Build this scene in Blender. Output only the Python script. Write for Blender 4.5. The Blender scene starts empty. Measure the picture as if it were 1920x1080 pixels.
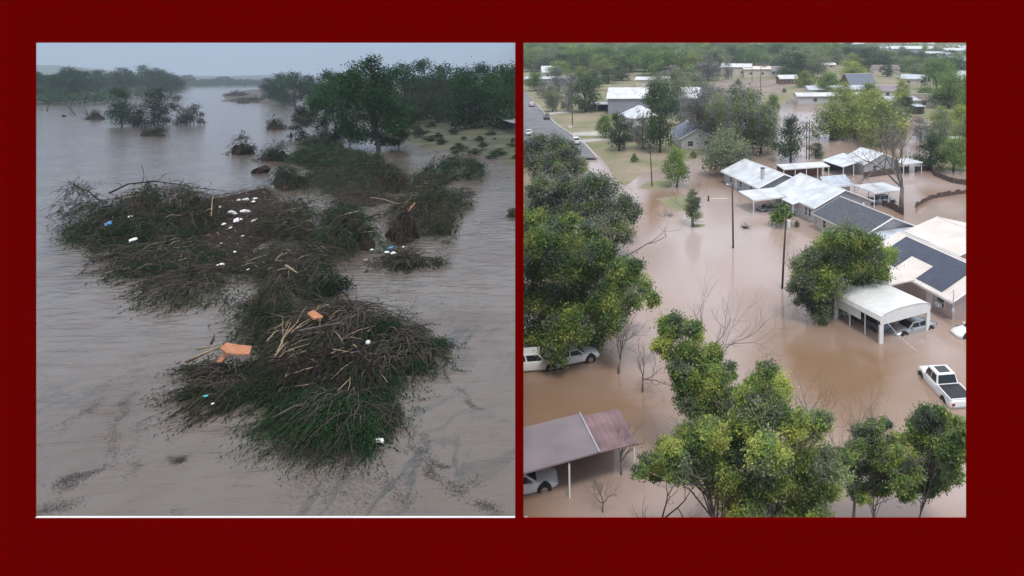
import bpy, bmesh, math, random, re
import numpy as np
from mathutils import Vector, Matrix

# ------------------------------------------------------------------ camera, sky, sun, exposure
SC = bpy.context.scene
COL = SC.collection
F, PX, PY, CZ = 1300.0, 1330.0, 150.0, 11.5      # focal length and principal point in 1920-px units; eye height over the river
HR = 28.0                                         # eye height over the flooded streets
TILT = math.atan(96 / F)                          # the streets lie on ground that climbs away gently
SEAM = (973.5 - PX) / F
cam_d = bpy.data.cameras.new("camera")
cam = bpy.data.objects.new("camera", cam_d)
COL.objects.link(cam)
cam_d.sensor_width = 36
cam_d.lens = F / 1920 * 36
cam_d.shift_x = -(PX - 960) / 1920
cam_d.shift_y = -(540 - PY) / 1920
cam_d.clip_start = 0.1
cam_d.clip_end = 20000
cam.location = (0, 0, CZ)
cam.rotation_euler = (math.radians(90), 0, 0)
SC.camera = cam

SUN_EL, SUN_AZ = math.radians(58), math.radians(160)
W = bpy.data.worlds.new("World")
SC.world = W
W.use_nodes = True
wn = W.node_tree
wn.nodes.clear()
def wnode(t, **k):
    n = wn.nodes.new(t)
    for a, b in k.items():
        setattr(n, a, b)
    return n
out = wnode("ShaderNodeOutputWorld")
sky = wnode("ShaderNodeTexSky", sky_type='NISHITA', sun_disc=False, sun_elevation=SUN_EL, sun_rotation=SUN_AZ)
bg1 = wnode("ShaderNodeBackground"); bg1.inputs[1].default_value = 0.05
wn.links.new(sky.outputs[0], bg1.inputs[0])
tc = wnode("ShaderNodeTexCoord")
sep = wnode("ShaderNodeSeparateXYZ")
wn.links.new(tc.outputs['Generated'], sep.inputs[0])
mp = wnode("ShaderNodeMapping"); mp.inputs['Scale'].default_value = (1.5, 1.5, 7)
wn.links.new(tc.outputs['Generated'], mp.inputs[0])
nz = wnode("ShaderNodeTexNoise"); nz.inputs['Scale'].default_value = 2.2; nz.inputs['Detail'].default_value = 5
wn.links.new(mp.outputs[0], nz.inputs['Vector'])
ma = wnode("ShaderNodeMath", operation='MULTIPLY_ADD'); ma.inputs[1].default_value = 0.07; 
wn.links.new(nz.outputs[0], ma.inputs[0]); wn.links.new(sep.outputs[2], ma.inputs[2])
rp = wnode("ShaderNodeValToRGB")
wn.links.new(ma.outputs[0], rp.inputs[0])
els = rp.color_ramp.elements
els[0].position = 0.0; els[0].color = (0.34, 0.43, 0.55, 1)
els[1].position = 1.0; els[1].color = (1.05, 1.08, 1.15, 1)
e = els.new(0.05); e.color = (0.29, 0.38, 0.52, 1)
e = els.new(0.10); e.color = (0.26, 0.35, 0.50, 1)
e = els.new(0.35); e.color = (0.72, 0.78, 0.90, 1)
bg2 = wnode("ShaderNodeBackground"); bg2.inputs[1].default_value = 1.0
wn.links.new(rp.outputs[0], bg2.inputs[0])
mx = wnode("ShaderNodeMixShader"); mx.inputs[0].default_value = 0.85
wn.links.new(bg1.outputs[0], mx.inputs[1]); wn.links.new(bg2.outputs[0], mx.inputs[2])
wn.links.new(mx.outputs[0], out.inputs[0])

sd = bpy.data.lights.new("sun", 'SUN'); sd.energy = 1.4; sd.angle = math.radians(14); sd.color = (1, 0.97, 0.92)
so = bpy.data.objects.new("sun", sd); COL.objects.link(so)
so.rotation_euler = (math.pi / 2 - SUN_EL, 0, math.pi - SUN_AZ)
# sun azimuth: rotation measured from +Y; light travels from the far left, high up
sdir = Vector((math.sin(SUN_AZ) * math.cos(SUN_EL), math.cos(SUN_AZ) * math.cos(SUN_EL), math.sin(SUN_EL)))
so.rotation_euler = sdir.to_track_quat('Z', 'Y').to_euler()

SC.view_settings.view_transform = 'Standard'
SC.view_settings.look = 'None'
SC.view_settings.exposure = 0.5
SC.view_settings.gamma = 1
SC.cycles.volume_bounces = 2
SC.cycles.max_bounces = 8
SC.cycles.diffuse_bounces = 5
SC.cycles.transparent_max_bounces = 8

# ------------------------------------------------------------------ mapping
MR = Matrix.Translation((0, 0, CZ)) @ Matrix.Rotation(TILT, 4, 'X') @ Matrix.Translation((0, 0, -HR))
RXI = Matrix.Rotation(-TILT, 3, 'X')
def gl(px, py, h=0.0):
    Y = F * (CZ - h) / (py - PY)
    return ((px - PX) * Y / F, Y)
def glY(px, py, Y):
    return ((px - PX) * Y / F, CZ - (py - PY) * Y / F)
def rray(px, py):
    return RXI @ Vector(((px - PX) / F, 1, -(py - PY) / F))
def gr(px, py, h=0.0):
    d = rray(px, py)
    t = (HR - h) / (-d.z)
    return (d.x * t, d.y * t)
def grY(px, py, Y):
    d = rray(px, py); t = Y / d.y
    return (d.x * t, HR + d.z * t)
def rscale(py):           # px (1920) per metre on the ground row py
    return F / gr(PX, py)[1]
def lscale(py):
    return (py - PY) / CZ

def pip(X, Yv, poly):
    inside = np.zeros(X.shape, bool)
    n = len(poly)
    for i in range(n):
        x1, y1 = poly[i]; x2, y2 = poly[(i + 1) % n]
        c = ((y1 > Yv) != (y2 > Yv))
        xi = (x2 - x1) * (Yv - y1) / ((y2 - y1) if y2 != y1 else 1e-9) + x1
        inside ^= c & (X < xi)
    return inside
def pdist(X, Yv, poly):
    d = np.full(X.shape, 1e9)
    n = len(poly)
    for i in range(n):
        x1, y1 = poly[i]; x2, y2 = poly[(i + 1) % n]
        dx, dy = x2 - x1, y2 - y1
        L = dx * dx + dy * dy + 1e-9
        t = np.clip(((X - x1) * dx + (Yv - y1) * dy) / L, 0, 1)
        d = np.minimum(d, np.hypot(X - x1 - t * dx, Yv - y1 - t * dy))
    return d
def vnoise(X, Yv, s, seed=0):
    r = np.random.RandomState(seed)
    tot = np.zeros(X.shape)
    for k in range(6):
        a = r.uniform(0, 6.28); f = s * (0.6 + 1.1 * k * 0.45); p = r.uniform(0, 6.28)
        tot += np.sin((X * math.cos(a) + Yv * math.sin(a)) * f + p + 1.3 * np.sin((X * math.sin(a) - Yv * math.cos(a)) * f * .7 + p * 2)) / (1 + .5 * k)
    return tot / 2.5

# ------------------------------------------------------------------ materials
MATS = {}
def newmat(name):
    m = bpy.data.materials.new(name); m.use_nodes = True
    nt = m.node_tree; b = nt.nodes['Principled BSDF']
    MATS[name] = m
    return m, nt, b
def N(nt, t, **k):
    n = nt.nodes.new(t)
    for a, b in k.items(): setattr(n, a, b)
    return n
def plain(name, c, rough=0.7, noise=0.12, scale=2.0, metal=0.0, spec=0.5, bands=None, bump=0.0, c2=None):
    m, nt, b = newmat(name)
    b.inputs['Roughness'].default_value = rough
    b.inputs['Metallic'].default_value = metal
    b.inputs['Specular IOR Level'].default_value = spec
    t = N(nt, 'ShaderNodeTexCoord')
    n = N(nt, 'ShaderNodeTexNoise'); n.inputs['Scale'].default_value = scale; n.inputs['Detail'].default_value = 6
    nt.links.new(t.outputs['Object'], n.inputs['Vector'])
    r = N(nt, 'ShaderNodeValToRGB')
    nt.links.new(n.outputs[0], r.inputs[0])
    c2 = c2 or tuple(x * (1 - noise * 2.2) for x in c)
    r.color_ramp.elements[0].position = 0.3; r.color_ramp.elements[0].color = (*c2, 1)
    r.color_ramp.elements[1].position = 0.7; r.color_ramp.elements[1].color = (*[min(1, x * (1 + noise * .5)) for x in c], 1)
    nt.links.new(r.outputs[0], b.inputs['Base Color'])
    if bands:
        w = N(nt, 'ShaderNodeTexWave'); w.bands_direction = bands[0]; w.inputs['Scale'].default_value = bands[1]
        w.wave_profile = 'SAW' if len(bands) > 2 else 'SIN'
        nt.links.new(t.outputs['Object'], w.inputs['Vector'])
        bp = N(nt, 'ShaderNodeBump'); bp.inputs['Strength'].default_value = 0.8; bp.inputs['Distance'].default_value = 0.05
        nt.links.new(w.outputs[1], bp.inputs['Height']); nt.links.new(bp.outputs[0], b.inputs['Normal'])
    elif bump:
        bp = N(nt, 'ShaderNodeBump'); bp.inputs['Strength'].default_value = bump; bp.inputs['Distance'].default_value = 0.05
        n2 = N(nt, 'ShaderNodeTexNoise'); n2.inputs['Scale'].default_value = scale * 6; n2.inputs['Detail'].default_value = 4
        nt.links.new(t.outputs['Object'], n2.inputs['Vector'])
        nt.links.new(n2.outputs[0], bp.inputs['Height']); nt.links.new(bp.outputs[0], b.inputs['Normal'])
    return m
def leafmat(name, dark, light, trans=0.25, rough=0.6, hue=False):
    m, nt, b = newmat(name)
    a = N(nt, 'ShaderNodeAttribute', attribute_name='tint')
    oi = N(nt, 'ShaderNodeObjectInfo')
    ad = N(nt, 'ShaderNodeMath', operation='MULTIPLY_ADD'); ad.inputs[1].default_value = 0.30
    nt.links.new(oi.outputs['Random'], ad.inputs[0]); nt.links.new(a.outputs['Fac'], ad.inputs[2])
    sb = N(nt, 'ShaderNodeMath', operation='SUBTRACT'); sb.inputs[1].default_value = 0.15
    nt.links.new(ad.outputs[0], sb.inputs[0])
    r = N(nt, 'ShaderNodeValToRGB'); nt.links.new(sb.outputs[0], r.inputs[0])
    r.color_ramp.elements[0].color = (*dark, 1); r.color_ramp.elements[1].color = (*light, 1)
    if hue:
        mid = [(a_ + b_) / 2 for a_, b_ in zip(dark, light)]
        for p_, k_ in ((.30, (.90, .95, 1.08)), (.50, (1.0, 1.0, .9)), (.72, (1.18, 1.06, .80))):
            q_ = r.color_ramp.elements.new(p_); f_ = .35 + p_ * 1.1
            q_.color = tuple(min(.75, m_ * f_ * 1.12 * c_) for m_, c_ in zip(mid, k_)) + (1,)
    nt.links.new(r.outputs[0], b.inputs['Base Color'])
    b.inputs['Roughness'].default_value = rough
    b.inputs['Specular IOR Level'].default_value = 0.3 if trans > .2 else 0.08
    tr = N(nt, 'ShaderNodeBsdfTranslucent'); nt.links.new(r.outputs[0], tr.inputs[0])
    mxs = N(nt, 'ShaderNodeMixShader'); mxs.inputs[0].default_value = trans
    nt.links.new(b.outputs[0], mxs.inputs[1]); nt.links.new(tr.outputs[0], mxs.inputs[2])
    nt.links.new(mxs.outputs[0], nt.nodes['Material Output'].inputs[0])
    return m

M = {}
M['bark'] = plain('bark', (0.085, 0.068, 0.055), 0.9, 0.3, 4, bump=0.6)
M['palebark'] = plain('pale_bark', (0.20, 0.175, 0.155), 0.9, 0.3, 4, bump=0.5)
M['rtwig'] = plain('river_twig', (0.085, 0.072, 0.060), 0.9, 0.3, 3, spec=0.15)
M['twig'] = plain('twig', (0.080, 0.058, 0.044), 0.9, 0.3, 3)
M['gtwig'] = plain('grey_twig', (0.21, 0.19, 0.165), 0.9, 0.2, 3)
M['darktwig'] = plain('dark_twig', (0.038, 0.028, 0.022), 0.9, 0.3, 3, spec=0.15)
M['mat'] = plain('leaf_litter', (0.042, 0.029, 0.021), 0.95, 0.3, 5, bump=0.9, c2=(0.014, 0.012, 0.009), spec=0.1)
M['rawwood'] = plain('split_wood', (0.36, 0.26, 0.165), 0.8, 0.2, 6)
M['orangewood'] = plain('orange_wood', (0.46, 0.185, 0.085), 0.7, 0.15, 4)
M['foam'] = plain('white_foam', (0.80, 0.80, 0.78), 0.6, 0.05, 4)
M['blueplastic'] = plain('blue_plastic', (0.06, 0.22, 0.42), 0.4, 0.1, 4)
M['teal'] = plain('teal_plastic', (0.05, 0.40, 0.42), 0.4, 0.1, 4)
M['black'] = plain('black_rubber', (0.02, 0.02, 0.021), 0.6, 0.1, 4)
M['white'] = plain('white_paint', (0.78, 0.78, 0.76), 0.55, 0.05, 1.5)
M['carwhite'] = plain('car_white', (0.80, 0.80, 0.80), 0.18, 0.02, 1)
M['cargrey'] = plain('car_grey', (0.16, 0.17, 0.19), 0.2, 0.03, 1, metal=0.4)
M['carsilver'] = plain('car_silver', (0.45, 0.47, 0.49), 0.2, 0.03, 1, metal=0.5)
M['carpink'] = plain('car_tan', (0.50, 0.42, 0.42), 0.25, 0.03, 1)
M['carred'] = plain('car_red', (0.45, 0.03, 0.03), 0.25, 0.05, 1)
M['glass'] = plain('dark_glass', (0.02, 0.024, 0.028), 0.06, 0.1, 1)
M['chrome'] = plain('chrome', (0.55, 0.55, 0.55), 0.2, 0.05, 2, metal=1)
M['redlamp'] = plain('red_lens', (0.35, 0.02, 0.02), 0.2, 0.05, 2)
M['lens'] = plain('clear_lens', (0.6, 0.6, 0.6), 0.1, 0.05, 2)
M['bedliner'] = plain('bed_liner', (0.03, 0.03, 0.033), 0.5, 0.2, 3, bands=('Y', 1.6))
M['roofwhite'] = plain('white_metal_roof', (0.70, 0.73, 0.77), 0.45, 0.14, 0.5, bands=('Y', 0.75))
M['roofwhitex'] = plain('white_metal_roof_x', (0.72, 0.73, 0.75), 0.45, 0.14, 0.5, bands=('X', 0.75))
M['roofgrey'] = plain('pale_grey_roof', (0.54, 0.59, 0.66), 0.5, 0.14, 0.6, bands=('Y', 0.75))
M['roofcream'] = plain('cream_roof', (0.76, 0.68, 0.62), 0.6, 0.08, 0.5, bands=('Y', 0.6))
M['roofdark'] = plain('dark_shingle', (0.105, 0.115, 0.135), 0.9, 0.2, 3, bump=0.6)
M['roofblue'] = plain('bluegrey_shingle', (0.17, 0.19, 0.24), 0.9, 0.15, 3, bump=0.5)
M['roofpurple'] = plain('purple_grey_roof', (0.26, 0.215, 0.235), 0.7, 0.10, 0.6)
M['roofrust'] = plain('rusty_metal_roof', (0.27, 0.17, 0.18), 0.6, 0.18, 0.8, bands=('X', 0.8))
M['roofbrown'] = plain('brown_roof', (0.22, 0.17, 0.15), 0.9, 0.2, 2)
M['solar'] = plain('dark_roof_panel', (0.045, 0.055, 0.095), 0.35, 0.15, 1.2)
M['sidingw'] = plain('white_siding', (0.66, 0.65, 0.66), 0.7, 0.06, 1, bands=('Z', 3.2, 1))
M['sidingp'] = plain('pink_siding', (0.68, 0.56, 0.53), 0.7, 0.06, 1, bands=('Z', 3.2, 1))
M['sidingb'] = plain('pale_blue_siding', (0.48, 0.56, 0.60), 0.7, 0.05, 1, bands=('Z', 3.2, 1))
M['wallgrey'] = plain('lilac_grey_metal', (0.30, 0.31, 0.37), 0.6, 0.06, 0.5, bands=('X', 1.2))
M['wallcream'] = plain('cream_render', (0.60, 0.54, 0.46), 0.85, 0.10, 0.5)
M['wallsalmon'] = plain('salmon_render', (0.60, 0.33, 0.28), 0.85, 0.10, 0.5)
M['brick'] = plain('brick_red', (0.22, 0.11, 0.085), 0.9, 0.2, 3)
M['dark'] = plain('dark_interior', (0.03, 0.03, 0.03), 0.9, 0.2, 2)
M['woodfence'] = plain('weathered_fence', (0.13, 0.085, 0.07), 0.9, 0.3, 2.5, bump=0.5)
M['pole'] = plain('creosote_pole', (0.075, 0.058, 0.05), 0.9, 0.2, 3)
M['concrete'] = plain('concrete', (0.50, 0.47, 0.43), 0.85, 0.12, 1)
M['asphalt'] = plain('asphalt', (0.20, 0.195, 0.215), 0.85, 0.12, 0.25)
M['earth'] = plain('earth', (0.16, 0.11, 0.08), 0.95, 0.25, 0.5)
M['dirt'] = plain('dirt', (0.30, 0.235, 0.19), 0.95, 0.2, 0.1)
M['redearth'] = plain('red_earth', (0.20, 0.10, 0.075), 0.95, 0.25, 0.8, bump=0.5)
M['boardred'] = plain('dark_red_paint', (0.148, 0.0, 0.0), 1.0, 0.0, 1, spec=0.0)
M['leafA'] = leafmat('leaf_mid_green', (0.050, 0.105, 0.028), (0.29, 0.42, 0.12), 0.45, hue=True)
M['leafB'] = leafmat('leaf_grey_green', (0.085, 0.115, 0.075), (0.32, 0.38, 0.24), 0.45, hue=True)
M['leafC'] = leafmat('leaf_yellow_green', (0.10, 0.155, 0.045), (0.54, 0.60, 0.18), 0.45, hue=True)
M['leafD'] = leafmat('leaf_deep_green', (0.025, 0.052, 0.024), (0.115, 0.185, 0.080), 0.35, hue=True)
M['leafE'] = leafmat('leaf_faded', (0.15, 0.145, 0.135), (0.34, 0.33, 0.30), 0.4)
M['leafR'] = leafmat('leaf_river', (0.005, 0.015, 0.007), (0.032, 0.070, 0.024), 0.15)
M['leafR2'] = leafmat('leaf_river_olive', (0.012, 0.020, 0.009), (0.050, 0.066, 0.028), 0.15)
M['leafR3'] = leafmat('leaf_river_grey', (0.026, 0.026, 0.022), (0.075, 0.073, 0.062), 0.15)
M['leafR4'] = leafmat('leaf_bank', (0.006, 0.026, 0.008), (0.046, 0.118, 0.034), 0.2)

def groundmat(name, cols, scale, bump=0.3):
    m, nt, b = newmat(name)
    b.inputs['Roughness'].default_value = 0.95
    t = N(nt, 'ShaderNodeTexCoord')
    n = N(nt, 'ShaderNodeTexNoise'); n.inputs['Scale'].default_value = scale; n.inputs['Detail'].default_value = 8; n.inputs['Roughness'].default_value = 0.65
    nt.links.new(t.outputs['Object'], n.inputs['Vector'])
    r = N(nt, 'ShaderNodeValToRGB'); nt.links.new(n.outputs[0], r.inputs[0])
    el = r.color_ramp.elements
    el[0].position = 0.32; el[0].color = (*cols[0], 1); el[1].position = 0.68; el[1].color = (*cols[-1], 1)
    for i, c in enumerate(cols[1:-1]):
        q = el.new(0.32 + 0.36 * (i + 1) / (len(cols) - 1)); q.color = (*c, 1)
    nt.links.new(r.outputs[0], b.inputs['Base Color'])
    n2 = N(nt, 'ShaderNodeTexNoise'); n2.inputs['Scale'].default_value = 3; n2.inputs['Detail'].default_value = 5
    nt.links.new(t.outputs['Object'], n2.inputs['Vector'])
    bp = N(nt, 'ShaderNodeBump'); bp.inputs['Strength'].default_value = bump; bp.inputs['Distance'].default_value = 0.2
    nt.links.new(n2.outputs[0], bp.inputs['Height']); nt.links.new(bp.outputs[0], b.inputs['Normal'])
    return m
M['grassL'] = groundmat('bank_grass', [(0.022, 0.026, 0.011), (0.055, 0.058, 0.024), (0.10, 0.088, 0.05)], 0.15)
M['mud'] = groundmat('grey_mud', [(0.025, 0.022, 0.018), (0.06, 0.052, 0.042), (0.11, 0.098, 0.083)], 0.6)
M['grassR'] = groundmat('town_grass', [(0.125, 0.15, 0.065), (0.20, 0.20, 0.10), (0.27, 0.225, 0.15), (0.33, 0.26, 0.20)], 0.09)

def watermat(name, c1, c2, cstreak, patch_scale, stretch, rough, bump, bscale, streak_w=0.03, streak_amt=0.0, rot=0.0, lift=None, spec=0.5):
    m, nt, b = newmat(name)
    b.inputs['Roughness'].default_value = rough
    b.inputs['IOR'].default_value = 1.33
    b.inputs['Specular IOR Level'].default_value = spec
    t = N(nt, 'ShaderNodeTexCoord')
    mpn = N(nt, 'ShaderNodeMapping'); mpn.inputs['Scale'].default_value = (1, 1 / stretch, 1); mpn.inputs['Rotation'].default_value = (0, 0, rot)
    nt.links.new(t.outputs['Object'], mpn.inputs[0])
    n = N(nt, 'ShaderNodeTexNoise'); n.inputs['Scale'].default_value = patch_scale; n.inputs['Detail'].default_value = 4; n.inputs['Distortion'].default_value = 0.8
    nt.links.new(mpn.outputs[0], n.inputs['Vector'])
    r = N(nt, 'ShaderNodeValToRGB'); nt.links.new(n.outputs[0], r.inputs[0])
    r.color_ramp.elements[0].position = 0.36; r.color_ramp.elements[0].color = (*c1, 1)
    r.color_ramp.elements[1].position = 0.58; r.color_ramp.elements[1].color = (*c2, 1)
    last = r.outputs[0]
    if streak_amt > 0:
        mp2 = N(nt, 'ShaderNodeMapping'); mp2.inputs['Scale'].default_value = (1, 1 / 2.6, 1); mp2.inputs['Rotation'].default_value = (0, 0, rot)
        nt.links.new(t.outputs['Object'], mp2.inputs[0])
        n3 = N(nt, 'ShaderNodeTexNoise'); n3.inputs['Scale'].default_value = 0.33; n3.inputs['Detail'].default_value = 9; n3.inputs['Roughness'].default_value = 0.62; n3.inputs['Distortion'].default_value = 1.4
        nt.links.new(mp2.outputs[0], n3.inputs['Vector'])
        r3 = N(nt, 'ShaderNodeValToRGB'); nt.links.new(n3.outputs[0], r3.inputs[0])
        e3 = r3.color_ramp.elements
        e3[0].position = 0.5 - streak_w; e3[0].color = (0, 0, 0, 1); e3[1].position = 0.5 + streak_w; e3[1].color = (0, 0, 0, 1)
        q = e3.new(0.5); q.color = (streak_amt,) * 3 + (1,)
        n4 = N(nt, 'ShaderNodeTexNoise'); n4.inputs['Scale'].default_value = 0.12; n4.inputs['Detail'].default_value = 3
        nt.links.new(t.outputs['Object'], n4.inputs['Vector'])
        r4 = N(nt, 'ShaderNodeValToRGB'); nt.links.new(n4.outputs[0], r4.inputs[0])
        r4.color_ramp.elements[0].position = 0.46; r4.color_ramp.elements[1].position = 0.62
        mu = N(nt, 'ShaderNodeMath', operation='MULTIPLY'); nt.links.new(r3.outputs[0], mu.inputs[0]); nt.links.new(r4.outputs[0], mu.inputs[1])
        mc = N(nt, 'ShaderNodeMix', data_type='RGBA')
        nt.links.new(mu.outputs[0], mc.inputs[0]); nt.links.new(last, mc.inputs[6]); mc.inputs[7].default_value = (*cstreak, 1)
        last = mc.outputs[2]
    nt.links.new(last, b.inputs['Base Color'])
    mp3 = N(nt, 'ShaderNodeMapping'); mp3.inputs['Scale'].default_value = (0.6, 1.5, 1); mp3.inputs['Rotation'].default_value = (0, 0, rot * 0.5)
    nt.links.new(t.outputs['Object'], mp3.inputs[0])
    n2 = N(nt, 'ShaderNodeTexNoise'); n2.inputs['Scale'].default_value = bscale; n2.inputs['Detail'].default_value = 8; n2.inputs['Distortion'].default_value = 1.6
    nt.links.new(mp3.outputs[0], n2.inputs['Vector'])
    bp = N(nt, 'ShaderNodeBump'); bp.inputs['Strength'].default_value = bump; bp.inputs['Distance'].default_value = 0.12
    nt.links.new(n2.outputs[0], bp.inputs['Height']); nt.links.new(bp.outputs[0], b.inputs['Normal'])
    return m
M['river'] = watermat('river_water', (0.098, 0.071, 0.054), (0.130, 0.106, 0.088), (0.05, 0.05, 0.046), 0.16, 2.5, 0.13, 0.65, 0.8, 0.05, 0.95, rot=0.35)
M['flood'] = watermat('flood_water', (0.28, 0.175, 0.115), (0.44, 0.352, 0.322), (0.2, 0.15, 0.12), 0.032, 1.6, 0.055, 0.16, 0.9, rot=0.2)

# ------------------------------------------------------------------ mesh helpers
class MB:
    def __init__(s): s.v = []; s.f = []
    def box(s, x0, x1, y0, y1, z0, z1):
        n = len(s.v)
        s.v += [(x0,y0,z0),(x1,y0,z0),(x1,y1,z0),(x0,y1,z0),(x0,y0,z1),(x1,y0,z1),(x1,y1,z1),(x0,y1,z1)]
        s.f += [tuple(n+i for i in q) for q in ((3,2,1,0),(4,5,6,7),(0,1,5,4),(1,2,6,5),(2,3,7,6),(3,0,4,7))]
        return s
    def poly(s, pts):
        n = len(s.v); s.v += [tuple(p) for p in pts]; s.f.append(tuple(range(n, n + len(pts)))); return s
    def slab(s, pts, t):           # pts: planar quad/poly top, thickness t downward
        n = len(s.v); k = len(pts)
        s.v += [tuple(p) for p in pts] + [(p[0], p[1], p[2] - t) for p in pts]
        s.f.append(tuple(range(n, n + k))); s.f.append(tuple(range(n + 2 * k - 1, n + k - 1, -1)))
        for i in range(k):
            j = (i + 1) % k
            s.f.append((n + i, n + k + i, n + k + j, n + j))
        return s
    def tube(s, pts, rad, sides=5, cap=True):
        pts = [Vector(p) for p in pts]; n0 = len(s.v); k = len(pts)
        if not hasattr(rad, '__len__'): rad = [rad] * k
        for i, p in enumerate(pts):
            d = (pts[min(i + 1, k - 1)] - pts[max(i - 1, 0)])
            d = d.normalized() if d.length > 1e-6 else Vector((0, 0, 1))
            u = d.cross(Vector((0.13, 0.27, 0.95)))
            if u.length < 0.05: u = d.cross(Vector((1, 0, 0)))
            u.normalize(); w = d.cross(u)
            for j in range(sides):
                a = 2 * math.pi * j / sides
                s.v.append(tuple(p + (u * math.cos(a) + w * math.sin(a)) * rad[i]))
        for i in range(k - 1):
            for j in range(sides):
                j2 = (j + 1) % sides
                s.f.append((n0 + i*sides + j, n0 + i*sides + j2, n0 + (i+1)*sides + j2, n0 + (i+1)*sides + j))
        if cap:
            s.f.append(tuple(n0 + j for j in reversed(range(sides)))); s.f.append(tuple(n0 + (k-1)*sides + j for j in range(sides)))
        return s
    def loft(s, rings, cap=True):
        n0 = len(s.v); k = len(rings[0])
        for r in rings: s.v += [tuple(p) for p in r]
        for i in range(len(rings) - 1):
            for j in range(k):
                j2 = (j + 1) % k
                s.f.append((n0+i*k+j, n0+i*k+j2, n0+(i+1)*k+j2, n0+(i+1)*k+j))
        if cap:
            s.f.append(tuple(n0 + j for j in reversed(range(k)))); s.f.append(tuple(n0 + (len(rings)-1)*k + j for j in range(k)))
        return s
    def mesh(s, name, mat, smooth=False):
        me = bpy.data.meshes.new(name); me.from_pydata(s.v, [], s.f); me.update()
        bm = bmesh.new(); bm.from_mesh(me); bmesh.ops.recalc_face_normals(bm, faces=bm.faces[:]); bm.to_mesh(me); bm.free()
        if mat is not None: me.materials.append(M[mat] if isinstance(mat, str) else mat)
        if smooth: me.polygons.foreach_set('use_smooth', [True] * len(me.polygons))
        return me
    def build(s, name, mat, parent=None, smooth=False, bevel=0):
        o = link(name, s.mesh(name, mat, smooth), parent)
        if bevel:
            b = o.modifiers.new('bevel', 'BEVEL'); b.width = bevel; b.segments = 2; b.limit_method = 'ANGLE'
        return o

def link(name, data, parent=None):
    o = bpy.data.objects.new(name, data); COL.objects.link(o)
    if parent is not None: o.parent = parent
    return o
SIDE = {}
def tag(o, label=None, cat=None, group=None, kind=None, side='R'):
    if label: o['label'] = label
    if cat: o['category'] = cat
    if group: o['group'] = group
    if kind: o['kind'] = kind
    SIDE[o.name] = side
    return o
def thing(name, label, cat, loc=(0, 0, 0), rz=0.0, group=None, side='R'):
    o = link(name, None); o.location = loc; o.rotation_euler = (0, 0, rz); o.empty_display_size = 0.5
    return tag(o, label, cat, group, side=side)
def struct(name, mesh_, side='R', kind='structure'):
    o = link(name, mesh_); o['kind'] = kind; SIDE[o.name] = side; return o

def quads_mesh(name, P, U, V, mat, tint):
    n = len(P)
    v = np.empty((n, 4, 3), np.float32)
    v[:, 0] = P - U; v[:, 1] = P - V; v[:, 2] = P + U; v[:, 3] = P + V
    me = bpy.data.meshes.new(name)
    me.vertices.add(n * 4); me.vertices.foreach_set('co', v.ravel())
    me.loops.add(n * 4); me.loops.foreach_set('vertex_index', np.arange(n * 4, dtype=np.int32))
    me.polygons.add(n); me.polygons.foreach_set('loop_start', np.arange(0, n * 4, 4, dtype=np.int32))
    me.update(calc_edges=True)
    at = me.attributes.new('tint', 'FLOAT', 'FACE'); at.data.foreach_set('value', tint.astype(np.float32))
    me.materials.append(M[mat])
    return me
def unit(a): return a / (np.linalg.norm(a, axis=1, keepdims=True) + 1e-9)
def leaves(name, P, size, mat, rng, tint, aspect=0.55, dirs=None, up=0.8):
    n = len(P)
    if dirs is None: dirs = unit(rng.normal(size=(n, 3)) + np.array([0, 0, -0.2]))
    else: dirs = unit(dirs + rng.normal(size=(n, 3)) * 0.25)
    nor = unit(rng.normal(size=(n, 3)) + np.array([0, 0, up * 2]))
    w = unit(np.cross(dirs, nor))
    s = (size * rng.uniform(0.6, 1.35, n))[:, None]
    return quads_mesh(name, P, dirs * s * 0.5, w * s * 0.5 * aspect, mat, np.clip(tint, 0, 1))
def crown_pts(lobes, n, rng, sub=9, spread=0.33, low=-0.35):
    L = np.array(lobes, float)
    wts = (L[:, 3] * L[:, 4] + L[:, 3] * L[:, 5]); 
    cs, rs, ts = [], [], []
    for i, l in enumerate(L):
        k = max(3, int(sub * (0.6 + rng.uniform() * 0.8)))
        d = unit(rng.normal(size=(k, 3))); d[:, 2] = np.where(d[:, 2] < low, -d[:, 2], d[:, 2])
        rr = rng.uniform(0.45, 0.95, k)[:, None]
        cs.append(l[:3] + d * rr * l[3:6]); rs.append(np.tile(l[3:6] * spread, (k, 1)) * rng.uniform(0.6, 1.35, k)[:, None])
        base = rng.uniform(-0.24, 0.24)
        ts.append(np.clip(0.45 + base + rng.normal(0, 0.24, k), 0.02, 0.95))
    C = np.concatenate(cs); R = np.concatenate(rs); T = np.concatenate(ts)
    w = R[:, 0] * R[:, 1]; w = w / w.sum()
    idx = rng.choice(len(C), n, p=w)
    g = rng.normal(size=(n, 3)) * 0.72
    P = C[idx] + g * R[idx] * 1.25
    st = rng.uniform(size=n) < .14                                    # loose sprays between the clumps
    P[st] += rng.normal(size=(int(st.sum()), 3)) * R[idx[st]] * .6
    return P, T[idx] + rng.normal(0, 0.11, n), C
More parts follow.
